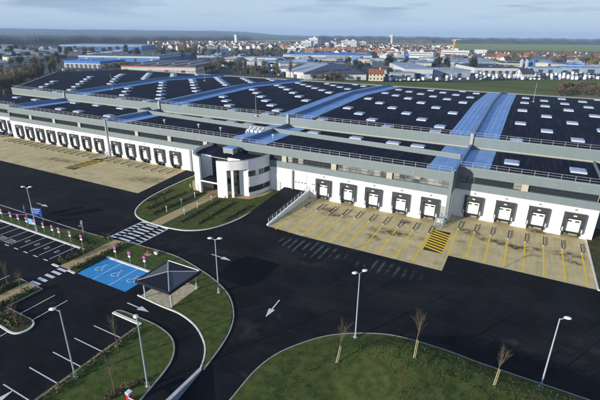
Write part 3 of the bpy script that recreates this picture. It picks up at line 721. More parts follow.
mb = MB(); mb.box(-58.3, -53.3, 65.6, 69.4, 2.95, 3.12, black); mb.box(-58.4, -53.2, 65.5, 65.6, 2.88, 3.2, whitek); mb.box(-58.4, -58.3, 65.6, 69.2, 2.88, 3.2, whitek); part(mb, 'door_canopy', OF)
mb = MB(); mb.box(-56.6, -54.4, 69.36, 69.42, .1, 2.5, glass2); mb.box(-55.54, -55.46, 69.32, 69.36, .1, 2.5, steel); part(mb, 'entrance_door', OF)
t = thing('rooftop_unit', 'boxy air conditioning unit on the dark office roof', 'air conditioner', (-55.6, 73.2, 7.5))
mb = MB(); mb.box(-1.3, 1.3, -.9, .9, .2, 1.25, cladl); mb.box(-1.25, -.9, -.7, .7, 0, .2, plate); mb.box(.9, 1.25, -.7, .7, 0, .2, plate); mb.build('housing', t)
mb = MB(); mb.box(-1.4, 1.4, -1.0, 1.0, 1.25, 1.35, blueroof); mb.build('lid', t)
mb = MB()
for k in range(6): mb.box(-1.1, 1.1, -.94, -.9, .35+k*.14, .42+k*.14, plate)
mb.build('grille', t)

# ================================================================== dock yard furniture
# steel wheel guides in front of the docks
def guide_proto():
    r = thing('wheel_guide', '', 'wheel guide')
    mb = MB(); mb.tube((0, -1.6, .28), (0, 1.6, .28), .09, .09, rubber, 8); mb.build('tube', r)
    for y in (-1.5, 1.5): mb = MB(); mb.box(-.14, .14, y-.12, y+.12, 0, .18, steel); mb.tube((0, y, .15), (0, y, .28), .1, .1, steel); mb.build('foot', r)
    return Proto(r)
GP = guide_proto()
def guides(cs, y, where, side):
    n = 0
    for c in cs:
        for s in (-1.36, 1.36):
            GP.put((c+s, y, 0), 0, f'steel wheel guide in the {where} dock yard, {ORD[n]} from the {side}', 'wheel guide', 'steel wheel guides before the docks'); n += 1
guides(DOCK_R, 75.3, 'right', 'left'); guides(DOCK_M, 70.7, 'middle', 'left'); guides(DOCK_B, 73.4, 'long left', 'left'); guides(DOCK_A, 76.0, 'far left corner', 'left')

def stair(loc, rz_, label, n=6, wd=1.3):
    r = thing('steel_stair', label, 'stair', loc, rz_)
    mb = MB()
    for k in range(n): mb.box(-wd/2, wd/2, -1.0-(n-k)*.28, -1.0-(n-k)*.28+.26, k*.2+.12, k*.2+.17, steel)
    mb.build('treads', r)
    mb = MB(); mb.box(-wd/2, wd/2, -1.0, 0, 1.2, 1.27, steel)
    for x in (-wd/2+.06, wd/2-.06): mb.box(x-.05, x+.05, -.9, -.8, 0, 1.2, steel)
    mb.build('landing', r)
    for x in (-wd/2, wd/2):
        mb = MB(); y0 = -1.0-n*.28
        mb.tube((x, y0, .08), (x, -1.0, 1.24), .07, .07, steel); mb.tube((x, y0, 1.05), (x, -1.0, 2.2), .035, .035, rail_m); mb.tube((x, -1.0, 2.2), (x, 0, 2.2), .035, .035, rail_m)
        for yy, z in ((y0, .05), (-1.0, 1.2), (0-.05, 1.2), (y0/2-.5, .62)): mb.tube((x, yy, z), (x, yy, z+1.0), .03, .03, rail_m)
        mb.build('handrail', r)
    return r
stair((-9.85, 74.95, 0), 0, 'steel access stair beside the yellow hatching in the middle dock yard')
mb = MB(); mb.box(-10.35, -9.45, 75.05, 75.1, 1.25, 3.3, cladl); part(mb, 'service_door')
stair((-99.2, 76.5, 0), 0, 'steel access stair by the downpipe in the long left dock yard')
mb = MB(); mb.box(-99.7, -98.9+.1, 76.95, 77.0, 1.25, 3.3, cladl); part(mb, 'service_door')
stair((-147.4, 79.4, 0), -.5, 'long steel stair at the left corner step of the warehouse', 9, 1.5)

# ================================================================== canopy shelter
CX, CY = -36.75, 34.0
t = thing('smoking_shelter', 'open square shelter with dark hipped metal roof by the blue bays', 'shelter', (CX, CY, .1))
dkm = M('dark shelter metal', (.018, .022, .032), .5, metal=.3); ribm = M('ribbed shelter sheet', (.095, .105, .125), .45, metal=.4)
mb = MB(); h, e = 2.75, 2.9
for x0, x1, y0, y1 in ((-e, e, -e, -e+.22), (-e, e, e-.22, e), (-e, -e+.22, -e+.22, e-.22), (e-.22, e, -e+.22, e-.22)): mb.box(x0, x1, y0, y1, h-.28, h+.08, dkm)
mb.box(-e, -e+.1, e-.0, e+.02, h, h+.1, sky_f)
mb.build('roof_frame', t)
ap = (0, 0, h+.62)
mb = MB(); i_ = e-.2
C4 = [(-i_, -i_, h), (i_, -i_, h), (i_, i_, h), (-i_, i_, h)]
for k in range(4):
    a, b = Vector(C4[k]), Vector(C4[(k+1) % 4]); mb.face([a, b, ap], dkm if k in (0, 2) else ribm)
    N = 18
    for q in range(1, N):
        u = q/N; p = a.lerp(b, u); tt = 1-abs(2*u-1); mid = (a+b)/2; inn = Vector((p.x, p.y, p.z))+(Vector(ap)-mid)*tt
        mb.tube(p+Vector((0, 0, .03)), inn+Vector((0, 0, .03)), .022, .022, ribm if k in (1, 3) else dkm, 4, False)
mb.build('roof_sheet', t)
mb = MB()
for c in C4: mb.tube((c[0], c[1], c[2]+.05), (0, 0, h+.66), .07, .07, steel)
mb.tube((i_, i_+.1, h+.12), (-i_, i_+.1, h+.12), .08, .08, sky_f)
mb.build('hip_bar', t)
for x in (-2.35, 2.2):
    for y in (-2.1, 2.55): mb = MB(); mb.box(x-.07, x+.07, y-.07, y+.07, 0, h-.28, lampm); mb.build('post', t)

# ================================================================== street lamps
def lamp(x, y, z, hgt, heads, label, rz_=0.0):
    r = thing('street_lamp', label, 'street lamp', (x, y, z), rz_, 'tall street lamps')
    mb = MB(); mb.tube((0, 0, 0), (0, 0, hgt), .085, .055, lampm, 10); mb.build('pole', r)
    mb = MB(); mb.box(-.2, .2, -.2, .2, 0, .06, steel); mb.tube((0, 0, 0), (0, 0, .5), .14, .13, steel, 10); mb.build('base', r)
    for s in heads:
        mb = MB(); mb.tube((0, 0, hgt-.1), (s*.42, 0, hgt+.1), .04, .035, lampm, 8)
        mb.build('arm', r)
        mb = MB(); i = len(mb.v); n = 14; prof = [(.05, .14), (.30, .10), (.36, .02), (.28, -.06), (.05, -.08)]
        k_ = mb.mi(lampw)
        for rr, zz_ in prof:
            for j in range(n): a = 2*math.pi*j/n; mb.v.append((s*.62+rr*.95*math.cos(a), rr*.68*math.sin(a), hgt+.14+zz_*.8))
        for a in range(len(prof)-1):
            for j in range(n): mb.f.append((i+a*n+j, i+a*n+(j+1) % n, i+(a+1)*n+(j+1) % n, i+(a+1)*n+j)); mb.m.append(k_)
        mb.f.append(tuple(i+j for j in range(n))); mb.m.append(k_); mb.f.append(tuple(i+(len(prof)-1)*n+n-1-j for j in range(n))); mb.m.append(k_)
        mb.build('lamp_head', r, True)
lamp(-34.6, 18.6, .1, 8.0, (-1,), 'single head street lamp on the edge of the lower left car park', .5)
lamp(-27.5, 21.2, .1, 7.6, (1,), 'single head street lamp on the lower left lawn near the barrier', 2.6)
lamp(-31.45, 37.3, .1, 7.85, (-1, 1), 'double head street lamp beside the hipped shelter', .45)
lamp(-12.3, 37.5, .15, 8.4, (-1, 1), 'double head street lamp at the left of the grass mound', .9)
lamp(6.3, 39.3, .12, 8.1, (1,), 'single head street lamp at the right of the grass mound', .3)
lamp(-70.5, 37.3, .1, 7.9, (-1, 1), 'double head street lamp between the magenta signs and blue boards', .45)

# ================================================================== small signs
def sign_proto():
    r = thing('bay_sign', '', 'sign')
    mb = MB(); mb.tube((0, 0, 0), (0, 0, 1.75), .035, .035, lampm, 6); mb.build('post', r)
    mb = MB(); mb.disc((0, -.05, 1.72), .24, 16, magenta, 'y', .04, 1, 1.25); mb.build('disc', r)
    mb = MB(); mb.box(-.2, .2, -.07, -.03, 1.0, 1.3, whitek); mb.build('plate', r)
    return Proto(r)
SP = sign_proto()
sx = [at(p, q)[0] for p, q in ((3.5, 219), (11.5, 222.5), (19.5, 225), (27.5, 228), (35.5, 230), (44.5, 233.5), (53.5, 236.5), (61.8, 238), (71.7, 242.2), (81, 247))]
for k, x in enumerate(sx): SP.put((x, 37.45, .1), .25, f'magenta disc sign on a post along the small bays, {ORD[k]} from the left', 'sign', 'magenta disc signs at the parking bays')
for k, (x, y) in enumerate([at(116.2, 258.5), at(130.5, 263.8), at(145.5, 268.5)]): SP.put((x, y, .1), .25, ('leftmost', 'middle', 'rightmost')[k]+' magenta disc sign above the blue bays', 'sign', 'magenta disc signs at the parking bays')
def board(loc, rz_, wd, z0, z1, mat, label, name='direction_sign'):
    r = thing(name, label, 'sign', loc, rz_)
    mb = MB(); mb.box(-wd/2, wd/2, -.04, .04, z0, z1, mat); mb.build('panel', r)
    mb = MB()
    for k in range(3): mb.box(-wd/2+.15, wd/2-.15-.3*k % .7, -.055, -.04, z1-.3-k*.36, z1-.2-k*.36, lampm)
    mb.build('lettering', r)
    mb = MB()
    for x in (-wd/2+.12, wd/2-.12): mb.tube((x, .08, 0), (x, .08, z1), .045, .045, steel)
    mb.build('post', r)
board((-74.6, 40.1, .05), .2, 2.4, .9, 2.5, signblue, 'large dark blue board behind the street lamp at left')
board((-77.9, 39.9, .05), -.4, 1.5, .9, 2.3, signblue, 'smaller dark blue board left of the street lamp at left')
board((-73.2, 38.2, .1), .1, 1.8, .3, 1.3, signcyan, 'low light blue board at the foot of the left street lamp')
board((-62.9, 40.6, .1), .6, .35, 1.7, 2.3, plate, 'narrow grey sign on the verge beside the white road line')

# hydrant
t = thing('fire_hydrant', 'red fire hydrant on a small slab above the blue bays', 'hydrant', (-47.5, 40.4, .1)); t.scale = (.7, .7, .8)
mb = MB(); mb.tube((0, 0, 0), (0, 0, .75), .17, .15, red, 10); mb.tube((0, 0, .75), (0, 0, .9), .2, .08, red, 10); mb.build('body', t)
mb = MB(); mb.tube((-.3, 0, .5), (.3, 0, .5), .09, .09, red, 8); mb.build('outlet', t)
mb = MB(); mb.box(-.75, .75, -.55, .55, 0, .05, kerbm); mb.build('slab', t)
t = thing('service_cabinet', 'small white service box beside the red hydrant', 'cabinet', (-46.4, 41.0, .1))
mb = MB(); mb.box(-.3, .3, -.15, .15, .05, .45, whitek); mb.build('housing', t); mb = MB(); mb.box(-.34, .34, -.19, .19, .45, .5, cladl); mb.build('lid', t)
# dark bollards at the crossing
bp_ = thing('bollard', '', 'bollard'); mb = MB(); mb.tube((0, 0, 0), (0, 0, 1.0), .11, .1, black, 8); mb.build('body', bp_); mb = MB(); mb.tube((0, 0, 1.0), (0, 0, 1.12), .13, .06, black, 8); mb.build('cap', bp_)
BP = Proto(bp_)
for (x, y), l in zip(((-58.2, 41.0), (-57.3, 40.7), (-56.7, 40.9)), ('leftmost', 'middle', 'rightmost')): BP.put((x, y, .1), 0, l+' dark bollard where the footpath meets the zebra crossing', 'bollard', 'dark bollards at the crossing')
# path lights on the entrance lawn
bl_ = thing('path_light', '', 'path light'); mb = MB(); mb.tube((0, 0, 0), (0, 0, .95), .09, .09, lampm, 8); mb.build('post', bl_); mb = MB(); mb.tube((0, 0, .95), (0, 0, 1.15), .11, .11, lampw, 8); mb.build('lamp_head', bl_)
PL = Proto(bl_)
for (x, y), l in zip(((-57.2, 54.4), (-57.4, 58.7), (-57.5, 62.8), (-53.3, 55), (-53.2, 58.6), (-53.4, 63.1)), ('near left', 'middle left', 'far left', 'near right', 'middle right', 'far right')):
    PL.put((x, y, .1), 0, f'short path light beside the sandy entrance path, {l} one of six', 'path light', 'path lights along the entrance path')
# barrier gate at the bottom edge
t = thing('barrier_gate', 'red and white barrier gate with a white arm at the bottom left lawn', 'barrier', (-27.6, 19.15, .1)); t.scale = (.8, .8, .8)
mb = MB(); mb.box(-.25, .25, -.25, .25, 0, 1.0, red); mb.box(-.27, .27, -.27, .27, 1.0, 1.3, signcyan); mb.box(-.3, .3, -.3, .3, 1.3, 1.42, whitek); mb.build('housing', t)
mb = MB()
for k in range(7): mb.box(.25+k*.55, .25+(k+1)*.55, -.35, -.27, .85, .97, whitek if k % 3 != 2 else red)
mb.build('arm', t)
# concrete barrier wall between the two lanes
t = thing('barrier_wall', 'grey blue concrete wall rising between the two lanes at the bottom', 'wall', (-24, 20, 0))
bwm = M('wall concrete', (.22, .25, .30), .8, var=.15, scale=1); mb = MB()
PA, PB = (-24.4, 25.3), (-23.3, 15.0)
mb.hexa([(PB[0]-.15, PB[1], 0), (PB[0]+.15, PB[1], 0), (PA[0]+.12, PA[1], 0), (PA[0]-.12, PA[1], 0), (PB[0]-.15, PB[1], 1.75), (PB[0]+.15, PB[1], 1.75), (PA[0]+.12, PA[1], .2), (PA[0]-.12, PA[1], .2)], bwm); part(mb, 'panel', t)
mb = MB(); mb.hexa([(PB[0]-.2, PB[1], 1.75), (PB[0]+.2, PB[1], 1.75), (PA[0]+.17, PA[1], .2), (PA[0]-.17, PA[1], .2), (PB[0]-.2, PB[1], 1.85), (PB[0]+.2, PB[1], 1.85), (PA[0]+.17, PA[1], .3), (PA[0]-.17, PA[1], .3)], whitek); part(mb, 'coping', t)

# ================================================================== planting
def leaf_cloud(mb, cx, cy, z0, rx, ry, h, n, size, mats, shell=.0, rnd=R_):
    for _ in range(n):
        while True:
            a, b, c = rnd.uniform(-1, 1), rnd.uniform(-1, 1), rnd.uniform(-1, 1)
            if a*a+b*b+c*c <= 1: break
        p = Vector((cx+a*rx, cy+b*ry, z0+(c+1)/2*h)); s = size*rnd.uniform(.6, 1.4)
        u = Vector((rnd.uniform(-1, 1), rnd.uniform(-1, 1), rnd.uniform(-1, 1))).normalized(); v = u.cross(Vector((rnd.uniform(-1, 1), rnd.uniform(-1, 1), rnd.uniform(-1, 1)))).normalized()
        mb.face([p-u*s, p+v*s*.5, p+u*s, p-v*s*.5], rnd.choice(mats))
def hedge(pts, wd, h, dens, mats, label, group, size=.14, z0=.1):
    mb = MB(); P = [Vector(p) for p in pts]
    for a, b in zip(P, P[1:]):
        L = (b-a).length; n = max(1, int(L/.3)); d = (b-a)/L; nn = Vector((-d.y, d.x))
        for k in range(n):
            if R_.random() < .06: continue
            c = a+d*(k+R_.random())*L/n+nn*R_.uniform(-.15, .15)*wd
            hh = h*R_.uniform(.55, 1.25); r = wd/2*R_.uniform(.6, 1.15); m2 = mats if R_.random() < .75 else [mats[0]]
            leaf_cloud(mb, c.x, c.y, z0, r, r, hh, int(dens*R_.uniform(.6, 1.3)), size, m2)
    return tag(mb.build('hedge'), label, 'hedge', group)
LG = 'low planting rows on the entrance lawn'
for k, (p, l) in enumerate(((((-51.6, 51.6), (-51.8, 58), (-52, 64.6)), 'brown planting row just right of the entrance path'), (((-48.3, 53), (-48.6, 59), (-48.9, 64.8)), 'brown planting row in the middle of the right lawn half'), (((-45.1, 55.4), (-45, 60), (-44.9, 64.5)), 'brown planting row nearest the door ramp'),
        (((-58.8, 51.8), (-58.4, 58), (-58.3, 65.5)), 'brown planting row just left of the entrance path'), (((-61.4, 53.3), (-61.6, 59), (-61.2, 64.4)), 'brown planting row in the middle of the left lawn half'), (((-64.4, 56.4), (-65, 60), (-65, 63.8)), 'brown planting row nearest the left kerb of the lawn'))):
    hedge(p, .95, .42, 20, [twigr, soil, soil, leafg], l, LG)
HG = 'dark shrub hedges beside the footpath'
hedge([(-57.0, 32.2), (-56.6, 35), (-56.6, 37.2)], 1.3, .8, 34, [leafg, ever, twig2], 'green hedge between the small bays and the footpath', HG)
hedge([(-53.3, 32), (-53.2, 36), (-53.2, 40.5)], 1.1, .7, 30, [leafg, ever, twig], 'green hedge between the footpath and the blue bays', HG)
hedge([(-57.0, 20), (-56.9, 23), (-56.8, 26.3)], 1.2, .7, 34, [leafg, ever, twig2], 'green hedge on the left side of the island path', HG)
hedge([(-53.4, 20), (-53.3, 23), (-53.3, 26.2)], 1.1, .7, 34, [leafg, ever, twig], 'green hedge on the right side of the island path', HG)
hedge([(-51.5, 21.3), (-49, 21.2), (-47.2, 20.9)], 1.4, .5, 30, [twigr, leafg, twig], 'reddish low shrubs on the island end', HG)
hedge([(-51.5, 20.4), (-48, 20.3)], .8, .4, 26, [leafg, twig2], 'pale green shrubs along the white island kerb', HG)
hedge([(-34.8, 26.8), (-34.8, 20), (-34.7, 9)], .9, .55, 14, [twig2, twig, leafg], 'patchy shrubs along the timber edging', HG)
hedge([(-57.5, 38.2), (-60, 38.6), (-63.5, 39)], 1.6, .4, 22, [leafg, ever], 'low green shrubs under the last bay signs', HG)
hedge([(-29.6, 18), (-29.2, 20.2), (-28.2, 21.5)], .8, .5, 22, [twigr, twig], 'brown weeds around the barrier gate', HG)
# weeds along the crest of the mound
mb = MB()
for k in range(900):
    i = R_.randrange(len(mk)*2//5, len(mk)-2); p = mk[i]; d = R_.uniform(2.9, 6.5); x, y = p[0]+R_.uniform(-.8, .8), p[1]-d
    if x < -13: continue
    leaf_cloud(mb, x, y, mound_at(x, y)-.05, .2, .2, .3, 4, .08, [leafg, rough_grass, grass])
o = mb.build('weeds'); o['kind'] = 'stuff'; tag(o, 'leafy weeds on the dark crest of the grass mound', 'weeds')
# grass tufts on the near lawns
mb = MB()
def tufts(n, fn, zf):
    for k in range(n):
        x, y = fn()
        z = zf(x, y)-.02
        for q in range(3):
            a = R_.uniform(0, 6.28); h_ = R_.uniform(.08, .22); wd_ = .035; dx, dy = math.cos(a)*wd_, math.sin(a)*wd_
            mb.face([(x-dx, y-dy, z), (x+dx, y+dy, z), (x+R_.uniform(-.1, .1), y+R_.uniform(-.1, .1), z+h_)], R_.choice((grass, grass, leafg, rough_grass)))
def inm():
    while True:
        x, y = R_.uniform(-18, 10), R_.uniform(24, 39)
        i = min(range(0, len(mk), 2), key=lambda i: (mk[i][0]-x)**2+(mk[i][1]-y)**2)
        if (x > -18 and y < mk[i][1]-.4) and (x > mk[i][0]+.3 or mk[i][1] > 36): return x, y
tufts(2500, inm, mound_at)
o = mb.build('grass_tufts'); o['kind'] = 'stuff'; tag(o, 'short uneven grass blades on the near lawns', 'grass')

def limb(mb, a, d, L, r, depth, mat, rnd, spread=.5):
    b = a+d*L; mb.tube(a, b, r, r*.65, mat, 5 if r > .02 else 3, False)
    if depth == 0: return
    for k in range(rnd.choice((2, 3, 3)) if depth > 1 else 3):
        q = a.lerp(b, rnd.uniform(.55, 1)); nd = (d+Vector((rnd.uniform(-1, 1), rnd.uniform(-1, 1), rnd.uniform(-.3, .6)))*spread).normalized()
        limb(mb, q, nd, L*rnd.uniform(.55, .8), r*.55, depth-1, mat, rnd, spread)
def sapling(x, y, z, h, label, lean=(0, 0), stake=True, seed=1, cat='tree', tw=twig, spread=.42):
    rnd = random.Random(seed); r = thing('sapling', label, cat, (x, y, z), 0, 'young staked trees')
    mb = MB(); top = Vector((lean[0]*.45, lean[1]*.45, h*.45)); mb.tube((0, 0, 0), top, .05, .035, barkl if stake else bark, 7); mb.build('trunk', r)
    mb = MB(); d = Vector((lean[0], lean[1], h)).normalized()
    mb.tube(top, top+d*h*.35, .03, .012, tw, 5)
    for k in range(13):
        a = top+d*h*R_.uniform(-.04, .3); nd = (d*1.1+Vector((rnd.uniform(-1, 1), rnd.uniform(-1, 1), 0))*spread).normalized(); limb(mb, a, nd, h*.2, .009, 2, tw, rnd, .35)
    mb.build('crown', r)
    if stake: mb = MB(); mb.tube((.14, .06, 0), (.14+top.x*.9, .06+top.y*.9, h*.42), .03, .03, barkl, 6); mb.build('stake', r)
    return r
sapling(*at(336, 363, .4), .35, 5.0, 'leaning staked sapling at the left of the grass mound', (.6, .5), True, 11)
sapling(*at(413, 362, 1.5), mound_at(*at(413, 362, 1.5))-.05, 5.4, 'upright staked sapling in the middle of the grass mound', (.2, .1), True, 12)
sapling(*at(493, 387, 1.8), mound_at(*at(493, 387, 1.8))-.05, 4.6, 'staked sapling at the right of the grass mound, lamp beside', (.3, .1), True, 13)
sapling(11.3, 36.2, mound_at(11.3, 36)-.05, 5.0, 'pale stemmed sapling cut by the bottom right corner', (.5, .1), True, 14, tw=leafy)
sapling(-29.3, 18.9, .1, 4.2, 'thin bare sapling on the lower left lawn near the barrier', (0, 0), False, 15)
sapling(-33.9, 23.2, .1, 4.4, 'bare sapling by the timber edging above the lower left lawn', (-.1, 0), False, 16)
sapling(-47.7, 20.6, .1, 3.6, 'slim sapling on the rounded island end', (0, 0), False, 17)
sapling(-53.4, 24.6, .1, 3.6, 'slim sapling on the right of the island path', (0, 0), False, 18)
sapling(-56.8, 24.8, .1, 3.8, 'slim sapling on the left of the island path', (0, 0), False, 19)
sapling(-53.3, 33.8, .1, 3.4, 'slim sapling in the hedge left of the blue bays', (0, 0), False, 20)
sapling(-53.4, 38.3, .1, 3.2, 'slim sapling near the top corner of the blue bays', (0, 0), False, 21)
sapling(-57.1, 34.5, .1, 3.2, 'slim sapling at the end of the small bays', (0, 0), False, 22)
for k, (x, y, l) in enumerate(((-59.6, 54.3, 'nearest'), (-59.5, 56.4, 'second nearest'), (-60.2, 65.1, 'farthest'))):
    r = thing('conifer', l+' small dark conifer left of the entrance path', 'conifer', (x, y, .1), 0, 'small conifers on the lawn')
    mb = MB(); mb.tube((0, 0, 0), (0, 0, 2.0), .05, .02, bark, 5); mb.build('trunk', r)
    mb = MB()
    for q in range(7): leaf_cloud(mb, 0, 0, .2+q*.3, .38-q*.045, .38-q*.045, .4, 40, .09, [ever, ever, leafg])
    mb.build('crown', r)
# soil rings
mb = MB()
for x, y in ((-12.7, 32.9),):
    mb.poly([(x+.9*math.cos(a*.5), y+.7*math.sin(a*.5)) for a in range(12)], mound_at(x, y)+.08, soil)
struct(mb.build('soil_ring'))

# ================================================================== BEYOND THE SITE
def col_m(name, c, **k): return MATS.get(name) or M(name, c, **k)
shw = col_m('shed white', (.48, .49, .50), var=.05, scale=.2); shg = col_m('shed grey', (.33, .36, .38), var=.08, scale=.2); shr = col_m('shed roof grey', (.22, .25, .29), var=.12, scale=.1)
shd = col_m('shed dark roof', (.045, .055, .08), var=.2, scale=.1); shb = col_m('shed blue', (.06, .18, .45)); shy = col_m('shed yellow', (.55, .45, .20)); sho = col_m('shed orange', (.55, .17, .06)); shc = col_m('shed cream', (.55, .48, .36)); sht = col_m('tile roof', (.23, .085, .045), var=.2, scale=.8)
shl = col_m('pale roof', (.26, .32, .40), var=.08, scale=.1)
wnd = col_m('far window', (.05, .06, .08), rough=.3)
def shed(name, label, cat, pa, pb, depth, h, wallm, roofm, roof='flat', stripes=0, bands=(), doors=0, side=None, name2='warehouse_shed'):
    """pa, pb: photo pixels of the ends of the front foot line; depth and height in metres"""
    h *= .8; A = Vector(at(*pa)); B = Vector(at(*pb)); L = (B-A).length; d = (B-A)/L
    r = thing(name, label, cat, (A.x, A.y, .05), math.atan2(d.y, d.x))
    mb = MB(); mb.box(0, L, 0, depth, 0, h, wallm); mb.build('wall', r)
    mb = MB()
    if roof == 'flat':
        mb.box(-.3, L+.3, -.3, depth+.3, h, h+.5, roofm)
        for k in range(int(L/14)): mb.box(7+k*14-1, 7+k*14+1, depth*.3, depth*.3+3, h+.5, h+1.0, shl)
    elif roof == 'gable':
        a, b = -.5, L+.5
        mb.hexa([(a,-.6,h),(b,-.6,h),(b,depth/2,h+.01),(a,depth/2,h+.01),(a,-.6,h+.25),(b,-.6,h+.25),(b,depth/2,h+depth*.09),(a,depth/2,h+depth*.09)], roofm)
        mb.hexa([(a,depth/2,h),(b,depth/2,h),(b,depth+.6,h),(a,depth+.6,h),(a,depth/2,h+depth*.09),(b,depth/2,h+depth*.09),(b,depth+.6,h+.25),(a,depth+.6,h+.25)], roofm)
    elif roof == 'tent':
        n = max(1, int(L/12)); q = L/n
        for k in range(n):
            c = ((k+.5)*q, depth/2, h+q*.4)
            P = [(k*q, 0, h), ((k+1)*q, 0, h), ((k+1)*q, depth, h), (k*q, depth, h)]
            for e in range(4): mb.face([P[e], P[(e+1) % 4], c], roofm)
    mb.build('roof', r)
    for k in range(stripes):
        x = L*(k+.7)/(stripes+.4); mb = MB(); sk = L*.02; z = h+.52
        mb.face([(x, .5, z+.02), (x+L*.02+1.5, .5, z+.02), (x+L*.02+1.5+depth*.05, depth-.5, z+.02), (x+depth*.05, depth-.5, z+.02)], shl); mb.build('rooflight', r)
    for z0, z1, bm in bands: mb = MB(); mb.box(-.08, L+.08, -.08, depth+.08, h*z0, h*z1, bm); mb.build('facade_band', r)
    for k in range(doors):
        x = L*(k+.5)/doors; mb = MB(); mb.box(x-1.6, x+1.6, -.15, -.05, 0, min(4, h*.6), wnd if k % 2 else shg); mb.build('door', r)
    return r
# nearest row behind the hall
shed('warehouse_shed', 'long white shed with two orange stripes behind the dark roof', 'shed', (122, 74.5), (196, 75.8), 85, 8.6, shw, shd, 'flat', 4, ((.42, .55, sho), (.86, .97, sho)), 9)
shed('warehouse_shed', 'blue topped building with white vertical panels at left', 'shed', (65, 67.5), (101, 68.6), 40, 7.5, shw, shb, 'flat', 0, ((.72, 1.0, shb), (0, .2, shb)), 16)
shed('warehouse_shed', 'long dark roofed shed with slanting white rooflights at left', 'shed', (79, 60.8), (160, 62.2), 130, 8, shb, shd, 'flat', 6, ((.7, 1.0, shw),), 5)
shed('warehouse_shed', 'very long low shed with a bright blue front under the left hills', 'shed', (60, 49.6), (142, 50.2), 120, 11, shb, shl, 'flat', 0, ((.8, 1.0, shw),), 0)
shed('warehouse_shed', 'long grey white shed across the left edge', 'shed', (-60, 55.5), (66, 55.0), 110, 7, shg, shl, 'flat', 0, ((.6, .8, shw),), 0)
shed('warehouse_shed', 'low sunlit cream building behind the bare wood at left', 'shed', (10, 62.6), (46, 61.4), 25, 6.5, shy, shr, 'flat', 0, ((.75, 1, shw),), 6)
shed('warehouse_shed', 'pale long roof at the far left under the woods', 'shed', (-50, 49.5), (13, 49.3), 60, 9, shw, shl, 'flat', 0, (), 0)
shed('tent_hall', 'row of white peaked tent roofs at left', 'tent hall', (37, 51.2), (53, 51.2), 22, 4, shw, shw, 'tent', 0, (), 0)
shed('warehouse_shed', 'dark roofed shed with pale stripes left of the poplars', 'shed', (-40, 61.5), (9, 60.8), 50, 6, shg, shd, 'flat', 3, (), 3)
shed('warehouse_shed', 'small white hall at the far left edge by the wood', 'shed', (-20, 68), (9, 67), 22, 5, shw, shr, 'gable', 0, (), 2)
shed('warehouse_shed', 'pale arched hall in the tree belt left of the town', 'shed', (206, 53.5), (229, 53.2), 45, 9, shw, shl, 'gable', 0, (), 2)
shed('warehouse_shed', 'dark roofed hall with glinting rooflights behind the middle trees', 'shed', (211, 62.5), (243, 62.8), 60, 4, shg, shd, 'flat', 5, (), 3)
shed('warehouse_shed', 'small white store hall among the trees', 'shed', (278, 75.5), (288, 76.2), 18, 7, shw, shr, 'gable', 0, (), 2)
shed('warehouse_shed', 'long low white hall with a curved pale side', 'shed', (286, 77.2), (305, 79), 60, 6, shw, shl, 'gable', 0, (), 3)
shed('warehouse_shed', 'wide hall with dark panelled roof in front of the town', 'shed', (304, 79.8), (366, 80.2), 120, 5.2, shw, shd, 'flat', 0, ((.0, .15, shg),), 4)
shed('warehouse_shed', 'grey shed just right of the red roofed house', 'shed', (390, 79), (414, 79.2), 30, 6, shg, shr, 'flat', 0, (), 2)
shed('warehouse_shed', 'big pale blue hall with slanting roof edge right of centre', 'shed', (404, 78.2), (432, 78.6), 85, 9, shw, shl, 'flat', 0, ((.3, .5, shb),), 3)
shed('warehouse_shed', 'pale blue hall continuing right with a yellow doorway', 'shed', (433, 77.5), (470, 77.5), 30, 7, shl, shl, 'flat', 0, ((.5, .6, shw),), 5)
shed('warehouse_shed', 'white flat hall behind the pale blue halls', 'shed', (412, 69.5), (431, 69.8), 40, 8, shw, shr, 'flat', 0, (), 2)
shed('warehouse_shed', 'flat grey roofed hall in the middle of the industrial area', 'shed', (280, 67.5), (345, 67.5), 70, 5, shg, shr, 'flat', 0, ((.5, .9, shw),), 3)
shed('warehouse_shed', 'long blue grey roofed hall below the apartment blocks', 'shed', (283, 58.5), (372, 60.0), 130, 7, shw, shb, 'flat', 0, ((.2, .5, shg),), 0)
shed('warehouse_shed', 'low hall with light roof right of the middle trees', 'shed', (252, 64.0), (283, 64.4), 60, 5, shg, shl, 'flat', 0, (), 3)
shed('tent_hall', 'bright white peaked roofs in front of the town', 'tent hall', (387, 62), (405, 62), 30, 8, shw, shw, 'tent', 0, (), 0)
shed('warehouse_shed', 'small bright blue block beside the white peaked roofs', 'shed', (404, 61.2), (408, 61.3), 15, 11, shb, shb, 'flat', 0, (), 0)
shed('warehouse_shed', 'very long pale green roofed hall at right', 'shed', (446, 67.3), (517, 68.2), 110, 7, shg, shl, 'flat', 0, ((.6, .9, shw),), 0)
shed('warehouse_shed', 'hall with a yellow fascia below the silos', 'shed', (500, 69.3), (522, 69.8), 25, 8, shg, shd, 'flat', 0, ((.65, 1, shy),), 2)
shed('warehouse_shed', 'dark roofed hall with white pillared front at right', 'shed', (474, 74.6), (522, 75.2), 55, 7.5, shw, shd, 'flat', 0, (), 14)
shed('warehouse_shed', 'blue cladded block right of the silos', 'shed', (523, 69.5), (533, 70), 20, 11, shb, shb, 'flat', 0, (), 1)
shed('warehouse_shed', 'tan brick hall right of the blue block', 'shed', (535, 70.6), (547, 71), 25, 9, shc, shc, 'flat', 0, (), 2)
shed('warehouse_shed', 'white fronted hall with dark upper band at right', 'shed', (547, 70.8), (566, 71.2), 45, 8, shw, shl, 'flat', 0, ((.3, .75, shd),), 2)
shed('warehouse_shed', 'dark glazed hall near the right edge', 'shed', (566, 71.6), (583, 72), 40, 8, shd, shb, 'flat', 0, ((.85, 1, shw),), 2)
shed('warehouse_shed', 'large white hall behind the tan trees at upper right', 'shed', (503, 62.5), (523, 63), 50, 9, shw, shl, 'flat', 0, (), 2)
